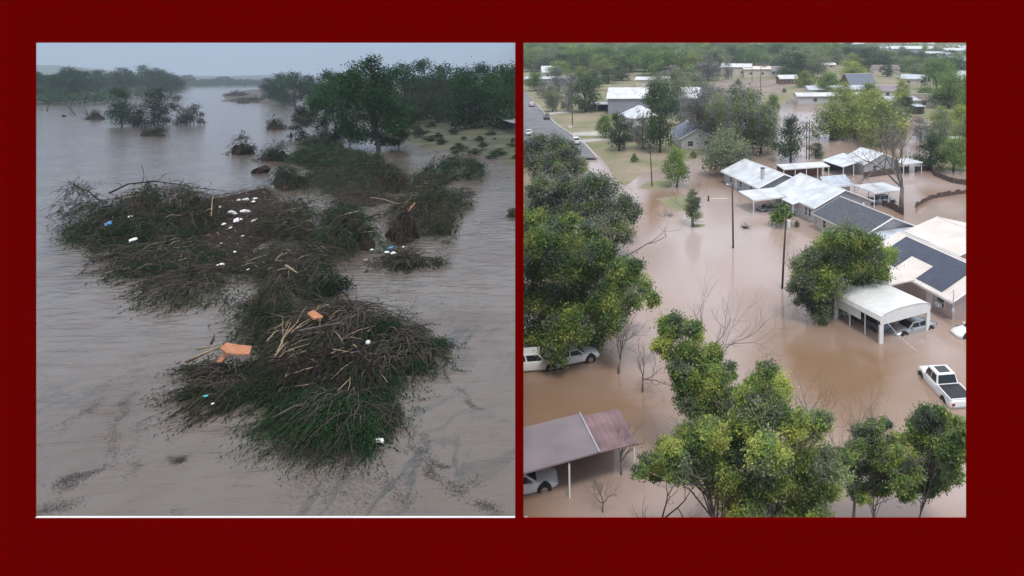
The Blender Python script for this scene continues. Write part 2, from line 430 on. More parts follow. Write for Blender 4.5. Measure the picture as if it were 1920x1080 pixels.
def limbs(mb, base, top, C, rng, r0, n=8, sides=6, jit=0.35):
    base = Vector(base); top = Vector(top)
    mid = base.lerp(top, 0.5) + Vector((rng.uniform(-1, 1), rng.uniform(-1, 1), 0)) * r0 * 1.5
    mb.tube([base, base.lerp(mid, .5), mid, top], [r0 * 1.15, r0 * .85, r0 * .75, r0 * .4], sides + 2)
    pick = rng.permutation(len(C))[:n]
    for i in pick:
        c = Vector(C[i]); t = rng.uniform(0.35, 1.0)
        s = (base.lerp(mid, t * 2) if t < .5 else mid.lerp(top, t * 2 - 1))
        if c.z < s.z - 1: s = base.lerp(mid, 0.8)
        m1 = s.lerp(c, 0.4) + Vector(rng.uniform(-1, 1, 3)) * jit * 0.6 + Vector((0, 0, 0.1 * (c - s).length))
        m2 = s.lerp(c, 0.75) + Vector(rng.uniform(-1, 1, 3)) * jit * 0.6
        mb.tube([s, m1, m2, c], [r0 * .42, r0 * .28, r0 * .16, r0 * .05], sides - 1)
def rand_lobes(h, r, rng, n=9, zc=0.62, flat=0.75):
    out = [(0, 0, h * zc, r * .62, r * .62, h * .30)]
    for i in range(5):
        a = rng.uniform(0, 6.28); q = r * rng.uniform(.3, .6); k = r * rng.uniform(.26, .38)
        out.append((math.cos(a) * q, math.sin(a) * q, h * rng.uniform(.18, .34), k, k, k * .9))
    for i in range(n):
        a = 2 * math.pi * (i + rng.uniform(-.3, .3)) / n * 1.0
        q = r * rng.uniform(0.35, 0.68)
        z = h * (zc + rng.uniform(-0.20, 0.18))
        k = r * rng.uniform(0.27, 0.45)
        out.append((math.cos(a) * q, math.sin(a) * q, z, k, k, k * flat))
    for i in range(3):
        a = rng.uniform(0, 6.28); q = r * rng.uniform(0, .35); k = r * rng.uniform(.25, .4)
        out.append((math.cos(a) * q, math.sin(a) * q, h - k * flat * 0.9, k, k, k * flat))
    return out
def tree_meshes(h, r, n, size, mat, seed, lobes=None, sub=9, spread=0.33, zc=0.62, bark='bark', nl=10, r0=None, base=(0, 0, 0), low=-.35):
    rng = np.random.RandomState(seed)
    lobes = lobes or rand_lobes(h, r, rng, zc=zc)
    P, T, C = crown_pts(lobes, n, rng, sub, spread, low)
    cm = leaves('crown', P, size, mat, rng, T)
    mb = MB(); L = np.array(lobes); r0 = r0 or 0.035 * h
    limbs(mb, (base[0], base[1], -0.8), (L[:, 0].mean(), L[:, 1].mean(), max(h * .55, .9 * L[:, 2].mean())), C, rng, r0, nl)
    return cm, mb.mesh('trunk', bark, True)
def put_tree(name, label, x, y, ms, s=1.0, rz=0.0, z=0.0, group=None, side='R', cat='tree', sz=None):
    t = thing(name, label, cat, (x, y, z), rz, group, side)
    t.scale = (s, s, sz or s)
    link('crown', ms[0], t); link('trunk', ms[1], t)
    return t
def branchy(mb, p, d, L, r, depth, rng, spread=0.55, sides=4, up=0.15, kids=3, taper=.62):
    p = Vector(p); d = Vector(d).normalized(); pts = [p]; n = 3
    for i in range(n):
        d = (d + Vector(rng.normal(0, .13, 3)) + Vector((0, 0, up * .4))).normalized()
        pts.append(pts[-1] + d * L / n)
    mb.tube(pts, [r, r * .85, r * .72, r * taper], max(3, sides), cap=False)
    if depth <= 0: return
    for k in range(kids):
        s = pts[rng.randint(1, 4)] if k else pts[-1]
        nd = (d + Vector(rng.normal(0, spread, 3)) + Vector((0, 0, up))).normalized()
        branchy(mb, s, nd, L * rng.uniform(.55, .85), r * taper * rng.uniform(.7, 1), depth - 1, rng, spread, sides - 1, up, kids, taper)

ORD = ['leftmost', 'second from the left', 'third from the left', 'fourth from the left', 'fifth from the left', 'sixth from the left', 'seventh from the left', 'eighth from the left', 'ninth from the left', 'tenth from the left', 'eleventh from the left', 'twelfth from the left', 'thirteenth from the left', 'fourteenth from the left', 'fifteenth from the left', 'sixteenth from the left']
def uniquify(items):
    """items: (object, plural phrase, singular phrase, px) -> each gets a label of its own, counted from the left"""
    d = {}
    for it in items: d.setdefault(it[1], []).append(it)
    for k, L in d.items():
        L.sort(key=lambda t: t[3])
        for i, it in enumerate(L):
            it[0]['label'] = it[2] if len(L) == 1 else (ORD[i] if i < len(ORD) else ('rightmost' if i == len(L) - 1 else 'number %d from the right' % (len(L) - i))) + ' of the ' + k
            if len(it[0]['label'].split()) > 16: it[0]['label'] = it[0]['label'].replace(' long ', ' ').replace(' small ', ' ').replace('mid green', 'green').replace('low grey green', 'grey green').replace(' the ', ' ', 1)

# silt plumes in the streets, where the current stirs up brown mud
nt = M['flood'].node_tree; pb = nt.nodes['Principled BSDF']
src = pb.inputs['Base Color'].links[0].from_socket
tcs = N(nt, 'ShaderNodeTexCoord')
for (cx_, cy_, rx_, ry_, amt) in ((11, 55, 10, 13, .95), (6, 62, 6, 14, .5), (10, 118, 9, 14, .7), (-9, 49, 9, 6, .6), (34, 100, 9, 14, .8), (26, 84, 6, 8, .5)):
    mpn = N(nt, 'ShaderNodeMapping'); mpn.vector_type = 'TEXTURE'; mpn.inputs['Location'].default_value = (cx_, cy_, 0); mpn.inputs['Scale'].default_value = (rx_, ry_, 1)
    nt.links.new(tcs.outputs['Object'], mpn.inputs[0])
    nn = N(nt, 'ShaderNodeTexNoise'); nn.inputs['Scale'].default_value = 1.6; nn.inputs['Detail'].default_value = 4
    nt.links.new(mpn.outputs[0], nn.inputs['Vector'])
    va = N(nt, 'ShaderNodeVectorMath', operation='MULTIPLY_ADD'); va.inputs[1].default_value = (.9, .9, 0); va.inputs[2].default_value = (-.45, -.45, 0)
    nt.links.new(nn.outputs['Color'], va.inputs[0])
    ad = N(nt, 'ShaderNodeVectorMath', operation='ADD'); nt.links.new(mpn.outputs[0], ad.inputs[0]); nt.links.new(va.outputs[0], ad.inputs[1])
    gg = N(nt, 'ShaderNodeTexGradient', gradient_type='SPHERICAL'); nt.links.new(ad.outputs[0], gg.inputs[0])
    mm = N(nt, 'ShaderNodeMath', operation='MULTIPLY'); mm.use_clamp = True; mm.inputs[1].default_value = amt * 1.5; nt.links.new(gg.outputs[1], mm.inputs[0])
    mc = N(nt, 'ShaderNodeMix', data_type='RGBA'); nt.links.new(mm.outputs[0], mc.inputs[0]); nt.links.new(src, mc.inputs[6]); mc.inputs[7].default_value = (0.235, 0.145, 0.088, 1)
    src = mc.outputs[2]
nt.links.new(src, pb.inputs['Base Color'])

# ================================================================== THE RED BOARD WITH ITS TWO OPENINGS
WD, WT = 6.0, 0.01
def wx(px): return (px - PX) * WD / F
def wz(py): return CZ - (py - PY) * WD / F
xs = [wx(p) for p in (-260, 66, 966, 981, 1812, 2240)]
zs = [wz(p) for p in (-60, 80, 971.3, 1190)]
bm = bmesh.new()
for i in range(5):
    for j in range(3):
        if j == 1 and i in (1, 3): continue
        q = [bm.verts.new((xs[i + a], WD, zs[j + b])) for a, b in ((0, 1), (1, 1), (1, 0), (0, 0))]
        bm.faces.new(q)
bmesh.ops.remove_doubles(bm, verts=bm.verts[:], dist=1e-4)
r = bmesh.ops.extrude_face_region(bm, geom=bm.faces[:])
for v in r['geom']:
    if isinstance(v, bmesh.types.BMVert): v.co.y += WT
bmesh.ops.recalc_face_normals(bm, faces=bm.faces[:])
me = bpy.data.meshes.new('wall'); bm.to_mesh(me); bm.free(); me.materials.append(M['boardred'])
wall = tag(link('display_wall', me), 'flat dark red wall with two large rectangular openings onto the floods', 'wall', side='N')
edging = MB().box(wx(66), wx(966), WD + .001, WD + WT + .01, wz(971.3), wz(970.3)).build('white_edging', 'white', wall)  # thin white border line of the left panel, modelled as a strip
edging['label'] = 'thin white sill along the bottom of the left opening'

for px in (200, 900, 1700):
    MB().box(wx(px) - .08, wx(px) + .08, WD + WT + .003, WD + WT + .16, -20 if px > 973 else -1, wz(1100)).build('post', 'boardred', wall)
# ================================================================== LEFT: THE RIVER
LAND_L = [(1200, 330), (966, 313), (900, 290), (860, 285), (800, 281), (766, 268), (740, 250), (700, 232), (640, 216), (590, 200), (575, 190), (520, 178), (505, 174), (515, 163), (540, 158.5), (1200, 158.5)]
FAR_L = [(-700, 205), (-100, 200), (66, 193), (150, 193), (230, 180), (245, 174), (325, 169.5), (338, 164), (420, 161.6), (500, 160.6), (520, 158.5), (520, 155.5), (-700, 155.5)]
SPIT_L = [(413, 190), (425, 186), (415, 178), (440, 172), (480, 167), (520, 166), (575, 190), (520, 196), (450, 193)]
LL = [gl(*p) for p in LAND_L]; LF = [gl(*p) for p in FAR_L]; LS = [gl(*p) for p in SPIT_L]
def zL(X, Yv):
    X = np.atleast_1d(np.asarray(X, float)); Yv = np.atleast_1d(np.asarray(Yv, float))
    z = np.full(X.shape, -0.8)
    for poly, slope, top in ((LL, .07, 3.2), (LF, .05, 2.5), (LS, .05, .9)):
        s = np.where(pip(X, Yv, poly), 1, -1) * pdist(X, Yv, poly)
        s = s + vnoise(X, Yv, .12, 3) * 1.2
        z = np.maximum(z, np.clip(s * slope, -.8, top))
    return z + np.where(z > 0.1, vnoise(X, Yv, .25, 5) * .18, 0)
def gridmesh(name, pxs, pys, gf, zf, mat):
    A, B = np.meshgrid(pxs, pys)
    X = np.empty(A.shape); Yv = np.empty(A.shape)
    for i in range(A.shape[0]):
        for j in range(A.shape[1]):
            X[i, j], Yv[i, j] = gf(A[i, j], B[i, j])
    Z = zf(X.ravel(), Yv.ravel())
    v = np.stack([X.ravel(), Yv.ravel(), Z], 1)
    nr, nc = A.shape
    f = [(i*nc+j, (i+1)*nc+j, (i+1)*nc+j+1, i*nc+j+1) for i in range(nr-1) for j in range(nc-1)]
    me = bpy.data.meshes.new(name); me.from_pydata(v.tolist(), [], f); me.update()
    me.materials.append(M[mat]); me.polygons.foreach_set('use_smooth', [True] * len(f))
    return me
pyl = list(np.arange(155.6, 200, 1.5)) + list(np.arange(200, 340, 4)) + [360, 420, 560, 900, 1500]
struct('river_bank', gridmesh('river_bank', list(np.arange(-700, 1001, 9.0)), pyl, gl, zL, 'grassL'), 'L')
rv = MB().poly([(-4200, -30, 0), (60, -30, 0), (60, 30, 0), (SEAM * 4500, 4500, 0), (-6000, 4500, 0)])
struct('river_water', rv.mesh('river_water', 'river'), 'L')
em = MB(); em.box(0, .05, 0, 1, 0, 1); em = MB()
for i in range(40):
    y0, y1 = 4 * 1.19 ** i, 4 * 1.19 ** (i + 1)
    for (ya, yb) in ((y0, y1),):
        z = lambda y: -CZ * 0 + (CZ - HR) + y * math.tan(TILT) - 1.2
        em.poly([(SEAM * ya, ya, -.02), (SEAM * yb, yb, -.02), (SEAM * yb, yb, min(z(yb), z(yb))), (SEAM * ya, ya, z(ya))])
struct('embankment', em.mesh('embankment', 'earth'), 'N')
# far hills
def ridge(pts, Y, depth, name, side='L'):
    mb = MB(); n = len(pts); vs = []
    for k, fr in enumerate((0.0, .35, .7, 1.0)):
        for (px, py) in pts:
            x, z = glY(px, py, Y); hh = (z) * (fr ** .8)
            mb.v.append((x, Y - depth * (1 - fr), max(0.2, hh)))
    for k in range(3):
        for i in range(n - 1): mb.f.append((k*n+i, k*n+i+1, (k+1)*n+i+1, (k+1)*n+i))
    struct(name, mb.mesh(name, 'leafhill', True), side)
plain('leafhill', (0.03, 0.055, 0.035), 0.95, .3, .02); M['leafhill'] = MATS['leafhill']
hp = [(-500, 150), (-300, 136), (-100, 126), (0, 122.5), (60, 121.5), (110, 122.5), (150, 126), (230, 134), (330, 141), (420, 143), (480, 141), (560, 143), (700, 146), (1000, 149)]
hp2 = []
for (a, b), (c, d) in zip(hp[:-1], hp[1:]):
    for t in np.linspace(0, 1, 8)[:-1]: hp2.append((a + (c - a) * t, b + (d - b) * t + math.sin(a + t * 9) * .35))
ridge(hp2, 2900, 700, 'hills')

rngL = np.random.RandomState(11)
VL = []
for k, (h, r, n, sz, mt) in enumerate([(15, 7.5, 5200, .62, 'leafR4'), (16, 8.5, 5200, .62, 'leafR4'), (13, 7, 4600, .58, 'leafR'), (17, 8, 5200, .62, 'leafR4'), (14, 8.5, 5000, .6, 'leafR2')]):
    VL.append(tree_meshes(h, r, n, sz, mt, 100 + k, zc=.55, low=-.8, nl=8))
def bank_z(x, y): return float(zL([x], [y])[0])
def put_L(px, py, hpx, label, group, v=None, wide=1.0, cat='tree', name='bank_tree', y=None):
    x, y = gl(px, py)
    z = max(bank_z(x, y), -.3)
    if z > .3:                     # re-seat on the raised bank so that the foot stays on row py
        for _ in range(4):
            x, y = gl(px, py, z); z = bank_z(x, y)
    v = v if v is not None else rngL.randint(0, 4)
    H0 = [15, 16, 13, 17, 14][v]
    hm = hpx * y / F
    s = hm / H0
    return put_tree(name, label, x, y, VL[v], s * wide, rngL.uniform(0, 6.28), z - .2, group, 'L', cat, sz=s)
# wooded far bank at left
UQ = []
for row, (y0, y1, hpx, k) in enumerate(((193, 190, 52, 13), (186, 178, 50, 14), (178, 171, 40, 13))):
    for i in range(k):
        t = (i + rngL.uniform(-.3, .3)) / (k - 1)
        px = -20 + t * (345 if row else 190) + rngL.uniform(-4, 4)
        if row == 0 and px > 150: px = 150 - rngL.uniform(0, 60)
        py = y0 + (y1 - y0) * t
        top = np.interp(px, [-20, 66, 90, 120, 150, 185, 215, 260, 290, 325, 345], [132, 131, 136, 127, 124, 131, 128, 122, 126, 137, 150])
        h = (py - top) * (rngL.uniform(.80, 1.0) if row else rngL.uniform(.72, .9))
        t_ = put_L(px, py, h, 'x', 'trees of the wooded far bank', wide=1.15, name='river_tree')
        rn_ = ['front', 'middle', 'back'][row]
        UQ.append((t_, 'dark trees in the %s row of the far bank' % rn_, '', px))
for i in range(24):
    px = 338 + i * 7.6 + rngL.uniform(-2, 2); py = 163.2 - i * .07
    top = np.interp(px, [338, 352, 365, 385, 420, 440, 480, 510, 530], [147, 138, 148, 147, 141, 147, 147, 147, 150])
    t_ = put_L(px, py, (py - top) * rngL.uniform(.85, 1.0), 'x', 'distant trees at the river bend', wide=1.2, name='river_tree')
    UQ.append((t_, 'hazy trees %s' % ('just right of the wooded bank' if i < 12 else 'behind the mud spit'), '', px))
# right bank woods
for (px, py, top, v, w, lab, grp) in [
    (525, 193, 139, 0, 1.0, 'round tree at the near end of the grey mud spit', None), (553, 198, 134, 1, 1.0, 'round-topped tree behind the pale bank clearing', None), (582, 200, 141, 2, 1.0, 'small dark tree between the round-topped tree and the leaning trees', None), (612, 212, 132, 3, .9, 'dark tree just left of the tallest cottonwood', None), (505, 184, 146, 2, 1.0, 'lowest hazy tree at the far tip of the right bank', None),
    (640, 214, 138, 2, .9, 'dark tree hidden behind the tallest cottonwood', None),
    (760, 214, 120, 1, 1.0, '', 1), (795, 212, 113, 3, 1.0, 'highest dark crown of the wood above the grassy bank', None), (830, 214, 122, 0, 1.0, '', 1), (865, 216, 126, 1, 1.1, '', 1), (900, 218, 121, 3, 1.1, '', 1), (940, 222, 124, 0, 1.1, '', 1), (975, 222, 120, 1, 1.1, '', 1), (1010, 222, 120, 0, 1.1, '', 1),
    (785, 226, 158, 4, 1.1, '', 2), (822, 230, 150, 4, 1.0, '', 2), (850, 236, 150, 2, .8, '', 2), (872, 242, 140, 0, .95, 'dense dark tree with a thick trunk on the grassy bank', None), (918, 236, 138, 1, 1.0, 'spreading tree on the grassy bank beside the road', None), (962, 238, 132, 3, .9, 'tree at the very edge of the grassy bank right of the road', None),
    (738, 240, 175, 4, 1.0, '', 2), (768, 238, 182, 2, 1.0, '', 2)]:
    if grp == 1: lab, grp = 'tall green tree in the back row of the wood above the grassy bank', 'back row of the right bank wood'
    elif grp == 2: lab, grp = 'grey-brown thin-leaved tree in front of the right bank wood', 'thin grey trees before the right bank wood'
    t_ = put_L(px, py, py - top, lab, grp, v=v, wide=w)
    if grp: UQ.append((t_, 'tall trees in the back row behind the grass' if 'back' in grp else 'thin grey trees before the right bank wood', '', px))
uniquify(UQ)
# bushes on the grass bank
BUSHL = [tree_meshes(3, 2.2, 1500, .30, 'leafR2', 140, zc=.45, nl=5, r0=.05), tree_meshes(3, 2.4, 1500, .30, 'leafR', 141, zc=.45, nl=5, r0=.05)]
for (px, py, w, lab) in [(828, 271, 26, 'dark round bush at the water edge of the grassy bank'), (808, 240, 22, 'dark bush on the slope above the round bush'), (780, 246, 24, 'low olive bush on the slope beside the cottonwood'), (905, 278, 26, 'low flattened shrub on the lower grassy bank'), (935, 292, 30, 'flattened brush heap at the water edge near the red mullion'), (870, 262, 14, 'tiny dark shrub on the open grass'), (745, 256, 22, 'small bush at the foot of the bank by the cottonwood')]:
    x, y = gl(px, py); z = max(0, bank_z(x, y)); x, y = gl(px, py, z)
    s = w * y / F / 4.4
    put_tree('river_bush', lab, x, y, BUSHL[rngL.randint(0, 2)], s, rngL.uniform(0, 6), z - .1, None, 'L', 'bush', sz=s * .75)
BQ = []
for (px, py, w) in [(775, 262, 26), (792, 270, 22), (815, 262, 18), (842, 280, 26), (862, 284, 20), (880, 270, 18), (893, 288, 26), (915, 262, 14), (922, 296, 22), (948, 280, 20), (958, 300, 26), (800, 250, 20), (850, 252, 22), (930, 250, 24), (955, 262, 22)]:
    x, y = gl(px, py); z = max(0, bank_z(x, y)); x, y = gl(px, py, z); s = w * y / F / 4.4 * rngL.uniform(.6, 1.5); x += rngL.normal(0, 1.2); y += rngL.normal(0, 2.5); z = max(0, bank_z(x, y))
    t_ = put_tree('river_bush', 'x', x, y, BUSHL[rngL.randint(0, 2)], s, rngL.uniform(0, 6), z - .1, 'flattened brush on the grassy bank', 'L', 'bush', sz=s * .7)
    BQ.append((t_, 'flattened bushes %s the grassy bank' % ('along the waterline of' if py > 258 else 'higher up on'), '', px))
uniquify(BQ)
# road glimpsed at the right edge, on the bank
rz_ = [gl(p[0], p[1], 3.4) for p in ((905, 214), (1000, 208), (1000, 232), (960, 231))]
struct('road', MB().slab([(a, b, 3.5) for a, b in rz_], .1).mesh('road', 'asphalt'), 'L')

# ---- the tall cottonwood in the water and its leaning neighbours
def px_lobes(specs, Y, gfun, asp=.8, jy=0.0, seed=0, fr=None):
    """lobes from silhouette blobs (px, py, radius px) set at real distance Y, spread in depth"""
    rng = np.random.RandomState(seed); out = []
    for sp in specs:
        px, py, rp = sp[:3]; dy = sp[3] if len(sp) > 3 else rng.uniform(-jy, jy)
        x, z = gfun(px, py, Y + dy); R = rp * (Y + dy) / F
        out.append((x, Y + dy, z, R, R, R * asp))
    return out
def lobe_tree(name, label, base, specs, n, size, mat, seed, side, trunk='bark', jy=1.5, sub=9, spread=.33, nl=14, r0=.25, asp=.85, cat='tree', lean=0, z0=0, low=-1.1, mix=None):
    bx, by = (gl if side == 'L' else gr)(*base)
    lb = px_lobes(specs, by, glY if side == 'L' else grY, asp, jy, seed)
    k_ = .82 if name in ('foreground_tree', 'shade_tree', 'bushy_tree') else 1.0
    if name in ('shade_tree', 'bushy_tree'): k_ = .95
    if k_ < 1: sub = int(sub * 2.0); spread = .25 if k_ < .9 else .29; n = int(n * (1.4 if k_ < .9 else 1.6)); size = size * .80; trunk = 'palebark'; r0 = r0 * .6
    lb = [(a - bx, b - by, c, d * k_, e_ * k_, f_ * k_) for a, b, c, d, e_, f_ in lb]
    ms = tree_meshes(0, 0, n, size, mat, seed, lobes=lb, sub=sub, spread=spread, nl=nl, r0=r0, bark=trunk, low=low)
    if mix:                                   # a crown is never one green: whole boughs turn yellow, grey or deep green
        me = ms[0]; k = len(me.polygons); co = np.empty(len(me.vertices) * 3, np.float32); me.vertices.foreach_get('co', co)
        c = co.reshape(k, 4, 3).mean(1); s_ = seed * 1.7
        v1 = np.sin(c[:, 0] * 1.9 + s_) + np.sin(c[:, 2] * 2.3 + c[:, 1] + s_ * 2) + .6 * np.sin(c[:, 0] * 4.7 - c[:, 2] * 3.1) + np.random.RandomState(seed).normal(0, .45, k)
        idx = np.zeros(k, np.int32); o1 = np.argsort(v1); idx[o1[:int(mix[1] * k)]] = 1; idx[o1[int((1 - mix[3]) * k):]] = 2
        me.materials.append(M[mix[0]]); me.materials.append(M[mix[2]]); me.polygons.foreach_set('material_index', idx)
    return put_tree(name, label, bx, by, ms, side=side, z=z0, cat=cat)
lobe_tree('cottonwood', 'tallest pale green cottonwood standing in the flooded river margin', (712, 284),
    [(668,128,18),(700,124,20),(728,138,22),(690,150,34),(730,165,32),(650,165,24),(668,195,34),(715,200,36),(748,200,24),(640,215,24),(690,232,34),(735,235,26),(655,245,24),(712,262,16),(665,150,22),(700,175,34)],
    21000, .36, 'leafR4', 201, 'L', jy=3.5, nl=16, r0=.35)
lobe_tree('leaning_willow', 'dark willow leaning left out of the flood beside the cottonwood', (618, 262),
    [(600,200,18),(585,215,18),(570,228,14),(612,185,20),(625,205,20),(565,250,10),(603,240,14),(638,190,18)],
    6000, .30, 'leafR', 202, 'L', jy=2.5, nl=12, r0=.2)
lobe_tree('leaning_willow', 'half drowned willow stem with drooping leaves, leftmost of the standing clump', (575, 262),
    [(562,205,9),(556,222,9),(553,240,8),(551,255,7),(572,215,12),(560,262,6)],
    2600, .28, 'leafR3', 203, 'L', jy=1.5, nl=8, r0=.13)
lobe_tree('leaning_willow', 'bushy dark willow directly under the cottonwood crown', (655, 275),
    [(650,245,18),(670,255,15),(638,252,16),(690,258,14),(625,262,12)],
    5000, .28, 'leafR', 204, 'L', jy=1.5, nl=8, r0=.13)
# flooded tree group far left in the river
lobe_tree('flooded_tree', 'broad leafy tree at the left of the half drowned clump in the river', (228, 237),
    [(222,172,10),(232,178,9),(222,195,14),(240,205,18),(215,215,14),(232,222,18),(255,225,14)], 6500, .33, 'leafR', 205, 'L', jy=2, nl=10, r0=.2)
lobe_tree('flooded_tree', 'tall upright tree in the middle of the half drowned clump in the river', (290, 237),
    [(282,175,10),(296,172,10),(290,190,18),(272,205,15),(300,210,16),(285,225,18),(262,235,12),(305,228,10)], 7000, .33, 'leafR2', 206, 'L', jy=2, nl=10, r0=.2)
lobe_tree('flooded_tree', 'drooping tree at the right of the half drowned clump in the river', (352, 233),
    [(332,185,7),(325,200,9),(345,205,12),(362,200,10),(366,218,13),(345,222,14),(330,228,11),(378,228,7)], 5500, .30, 'leafR3', 207, 'L', jy=2, nl=10, r0=.16)
def mound(name, label, box, h, n, mat='leafR', size=.17, tw=60, flow=(0, -1), fl=.35, core='mat', seed=0, twm='twig', pale=0, cat='fallen tree', corefr=.6, droop=1.0, twr=.014, edge=1.0, fan=0.0, cap=3.2, limbs_=None):
    """a tree brought down into the river: leafy boughs heaped low over a tangle of twigs; fan > 0 combs them down-river"""
    rng = np.random.RandomState(seed + 900)
    x0, x1, y0, y1 = box
    Yn = F * (CZ - .15) / (y1 - PY); Yf = F * (CZ - h * .75) / (y0 - PY)
    if Yf < Yn + .5: Yf = Yn + .5
    rx = (x1 - x0) / 2 * Yn / F
    ry = min((Yf - Yn) / 2, (1.0 if seed in (1, 2, 3, 4, 5, 35, 44) else 1.9 if seed in (6, 7, 41, 42, 10) else 1.8 if seed in (9, 13) else cap) * rx); Yc = Yn + ry
    if ry < (Yf - Yn) / 2 - .01: h = max(h, CZ - (y0 - PY) * Yc / F)
    xc = ((x0 + x1) / 2 - PX) * Yc / F; rx = (x1 - x0) / 2 * Yc / F; SH_ = xc / Yc
    t = thing(name, label, cat, (xc, Yc, 0), 0, None, 'L')
    fv = np.array([flow[0], flow[1], 0.0]); fv /= np.linalg.norm(fv) + 1e-9
    def wobf(a): return 1 + .20 * np.sin(a * 3 + seed) + .14 * np.sin(a * 7 + seed * 2)
    def prof(q): return np.clip(1 - q ** 2.4, 0, 1) ** .75
    def hz_(x, y, q): return h * prof(q) * (.72 + .28 * np.sin(x * 1.5 + seed) * np.cos(y * 1.1 + seed * 2) + .12 * np.sin(x * 4.1 + y * 2.7 + seed))
    def spot(k, qmax=1.0, qmin=0.0):
        a = rng.uniform(0, 6.28, k); q = np.sqrt(rng.uniform(qmin ** 2, qmax ** 2, k)); w = wobf(a)
        y = np.sin(a) * q * ry * w; x = np.cos(a) * q * rx * w + y * SH_
        return a, q, x, y, hz_(x, y, q)
    PP, DD, TT = [], [], []
    # leafy heaps
    nb = int(n * (1 - fan) * .62)
    if nb > 30:
        k = int(max(5, min(70, rx * ry * 1.5))); a, q, x, y, z = spot(k, .96)
        rl = rng.uniform(.35, .85, k) * min(1.2, .35 * min(rx, ry) + .3)
        lobes = np.stack([x, y, np.maximum(z * rng.uniform(.55, 1.05, k) - rl * .3, .05), rl * 1.25, rl * 1.25, rl * .75], 1)
        P, T, C = crown_pts(lobes, nb, rng, 7, .40, -.25); P[:, 2] = np.maximum(P[:, 2], rng.uniform(.01, .06, nb))
        d = unit(rng.normal(size=(nb, 3)) * [1, 1, .5] + [0, 0, -.5] + fv * fl)
        PP.append(P); DD.append(d); TT.append(T)
    # drooping sprays of leaves
    ns = max(12, (n - max(nb, 0)) // 15); k = 16
    a, q, x, y, z = spot(ns, 1.02)
    out = np.stack([np.cos(a) * rx, np.sin(a) * ry, 0 * a], 1); out = unit(out) * (.35 + .5 * fan) + fv * fl + rng.normal(0, .55 * (1 - .6 * fan), (ns, 3)) * [1, 1, .15]
    out = unit(out); Ls = (.3 + 1.5 * rng.uniform(0, 1, ns) ** 2) * min(rx, ry, 1.5) * edge * (.55 + .6 * fan)
    z = z * rng.uniform(.6, 1.15, ns) + .08
    bt = .42 + .2 * np.sin(x * 1.7 + seed) * np.cos(y * 1.3 + seed) + rng.normal(0, .12, ns)
    for j in range(k):
        f = j / (k - 1); p = np.stack([x, y, z], 1) + out * (Ls * f)[:, None]
        p[:, 2] -= droop * np.minimum(z, Ls * .9) * f ** 1.7; p += rng.normal(0, size * .27, p.shape); p[:, 2] = np.maximum(p[:, 2], .02)
        dd = out.copy(); dd[:, 2] = -f * droop * .9
        PP.append(p); DD.append(dd); TT.append(bt + f * .1 + rng.normal(0, .08, ns))
    fr_ = MB()
    for i in range(0, ns, max(1, ns // 150)):
        s_ = [np.array([x[i], y[i], z[i]]) + out[i] * Ls[i] * f - np.array([0, 0, droop * min(z[i], Ls[i] * .9) * f ** 1.7 - .01]) for f in (0, .35, .7, 1)]
        fr_.tube(s_, [.012, .010, .007, .004], 3, cap=False)
    P = np.concatenate(PP); D = np.concatenate(DD); T = np.concatenate(TT)
    link('foliage', leaves('foliage', P, size * 1.15, mat, rng, T, aspect=.26, dirs=D, up=.4), t)
    if core:
        mb = MB(); nr_, na = 9, 30
        for i in range(nr_):
            qq = i / (nr_ - 1)
            for j in range(na):
                aa = 2 * math.pi * j / na; wb = float(wobf(aa)); yy_ = math.sin(aa) * qq * ry * .86 * wb; xx_ = math.cos(aa) * qq * rx * .86 * wb + yy_ * SH_
                zz = float(hz_(xx_, yy_, qq)) * corefr * rng.uniform(.65, 1.1) - .10 * qq
                mb.v.append((xx_ + rng.normal(0, .06), yy_ + rng.normal(0, .06), zz))
        for i in range(nr_ - 1):
            for j in range(na):
                j2 = (j + 1) % na; mb.f.append((i*na+j, i*na+j2, (i+1)*na+j2, (i+1)*na+j))
        mb.build('matted_twigs', core, t)
    mb = MB(); a, q, x, y, z = spot(max(tw, 1), .8)
    for i in range(tw):
        o = np.array([math.cos(a[i]) * rx, math.sin(a[i]) * ry, 0]); o = o / np.linalg.norm(o) * (.3 + .25 * fan) + fv * fl + rng.normal(0, .6 * (1 - .45 * fan), 3) * [1, 1, .2]; o /= np.linalg.norm(o)
        if fan: s = np.array([x[i] * .8, y[i] * .8 + ry * .15, z[i] * rng.uniform(.9, 1.25) + .1])
        else: s = np.array([x[i], y[i], z[i] * rng.uniform(.8, 1.15) + .05])
        Lt = min(rx, ry, 2.6) * rng.uniform(.25, .8) * (1 + .3 * fan); bend = rng.normal(0, .25, 3)
        pts = [s + (o + bend * f) * Lt * f + np.array([0, 0, .18 * math.sin(3.1 * f) - min(s[2] - .03, Lt * (.35 + .5 * fan)) * f ** 1.8]) for f in (0, .25, .5, .75, 1)]
        r = twr * rng.uniform(.5, 1.8)
        mb.tube(pts, [r * 1.4, r * 1.2, r, r * .7, r * .4], 4, cap=False)
    n0_ = len(mb.v); mb.v += fr_.v; mb.f += [tuple(i_ + n0_ for i_ in f_) for f_ in fr_.f]
    mb.build('branches', twm, t)
    nlm = int(round(min(7, rx * ry * .12 + 2))) if (core and cat == 'fallen tree') else 0
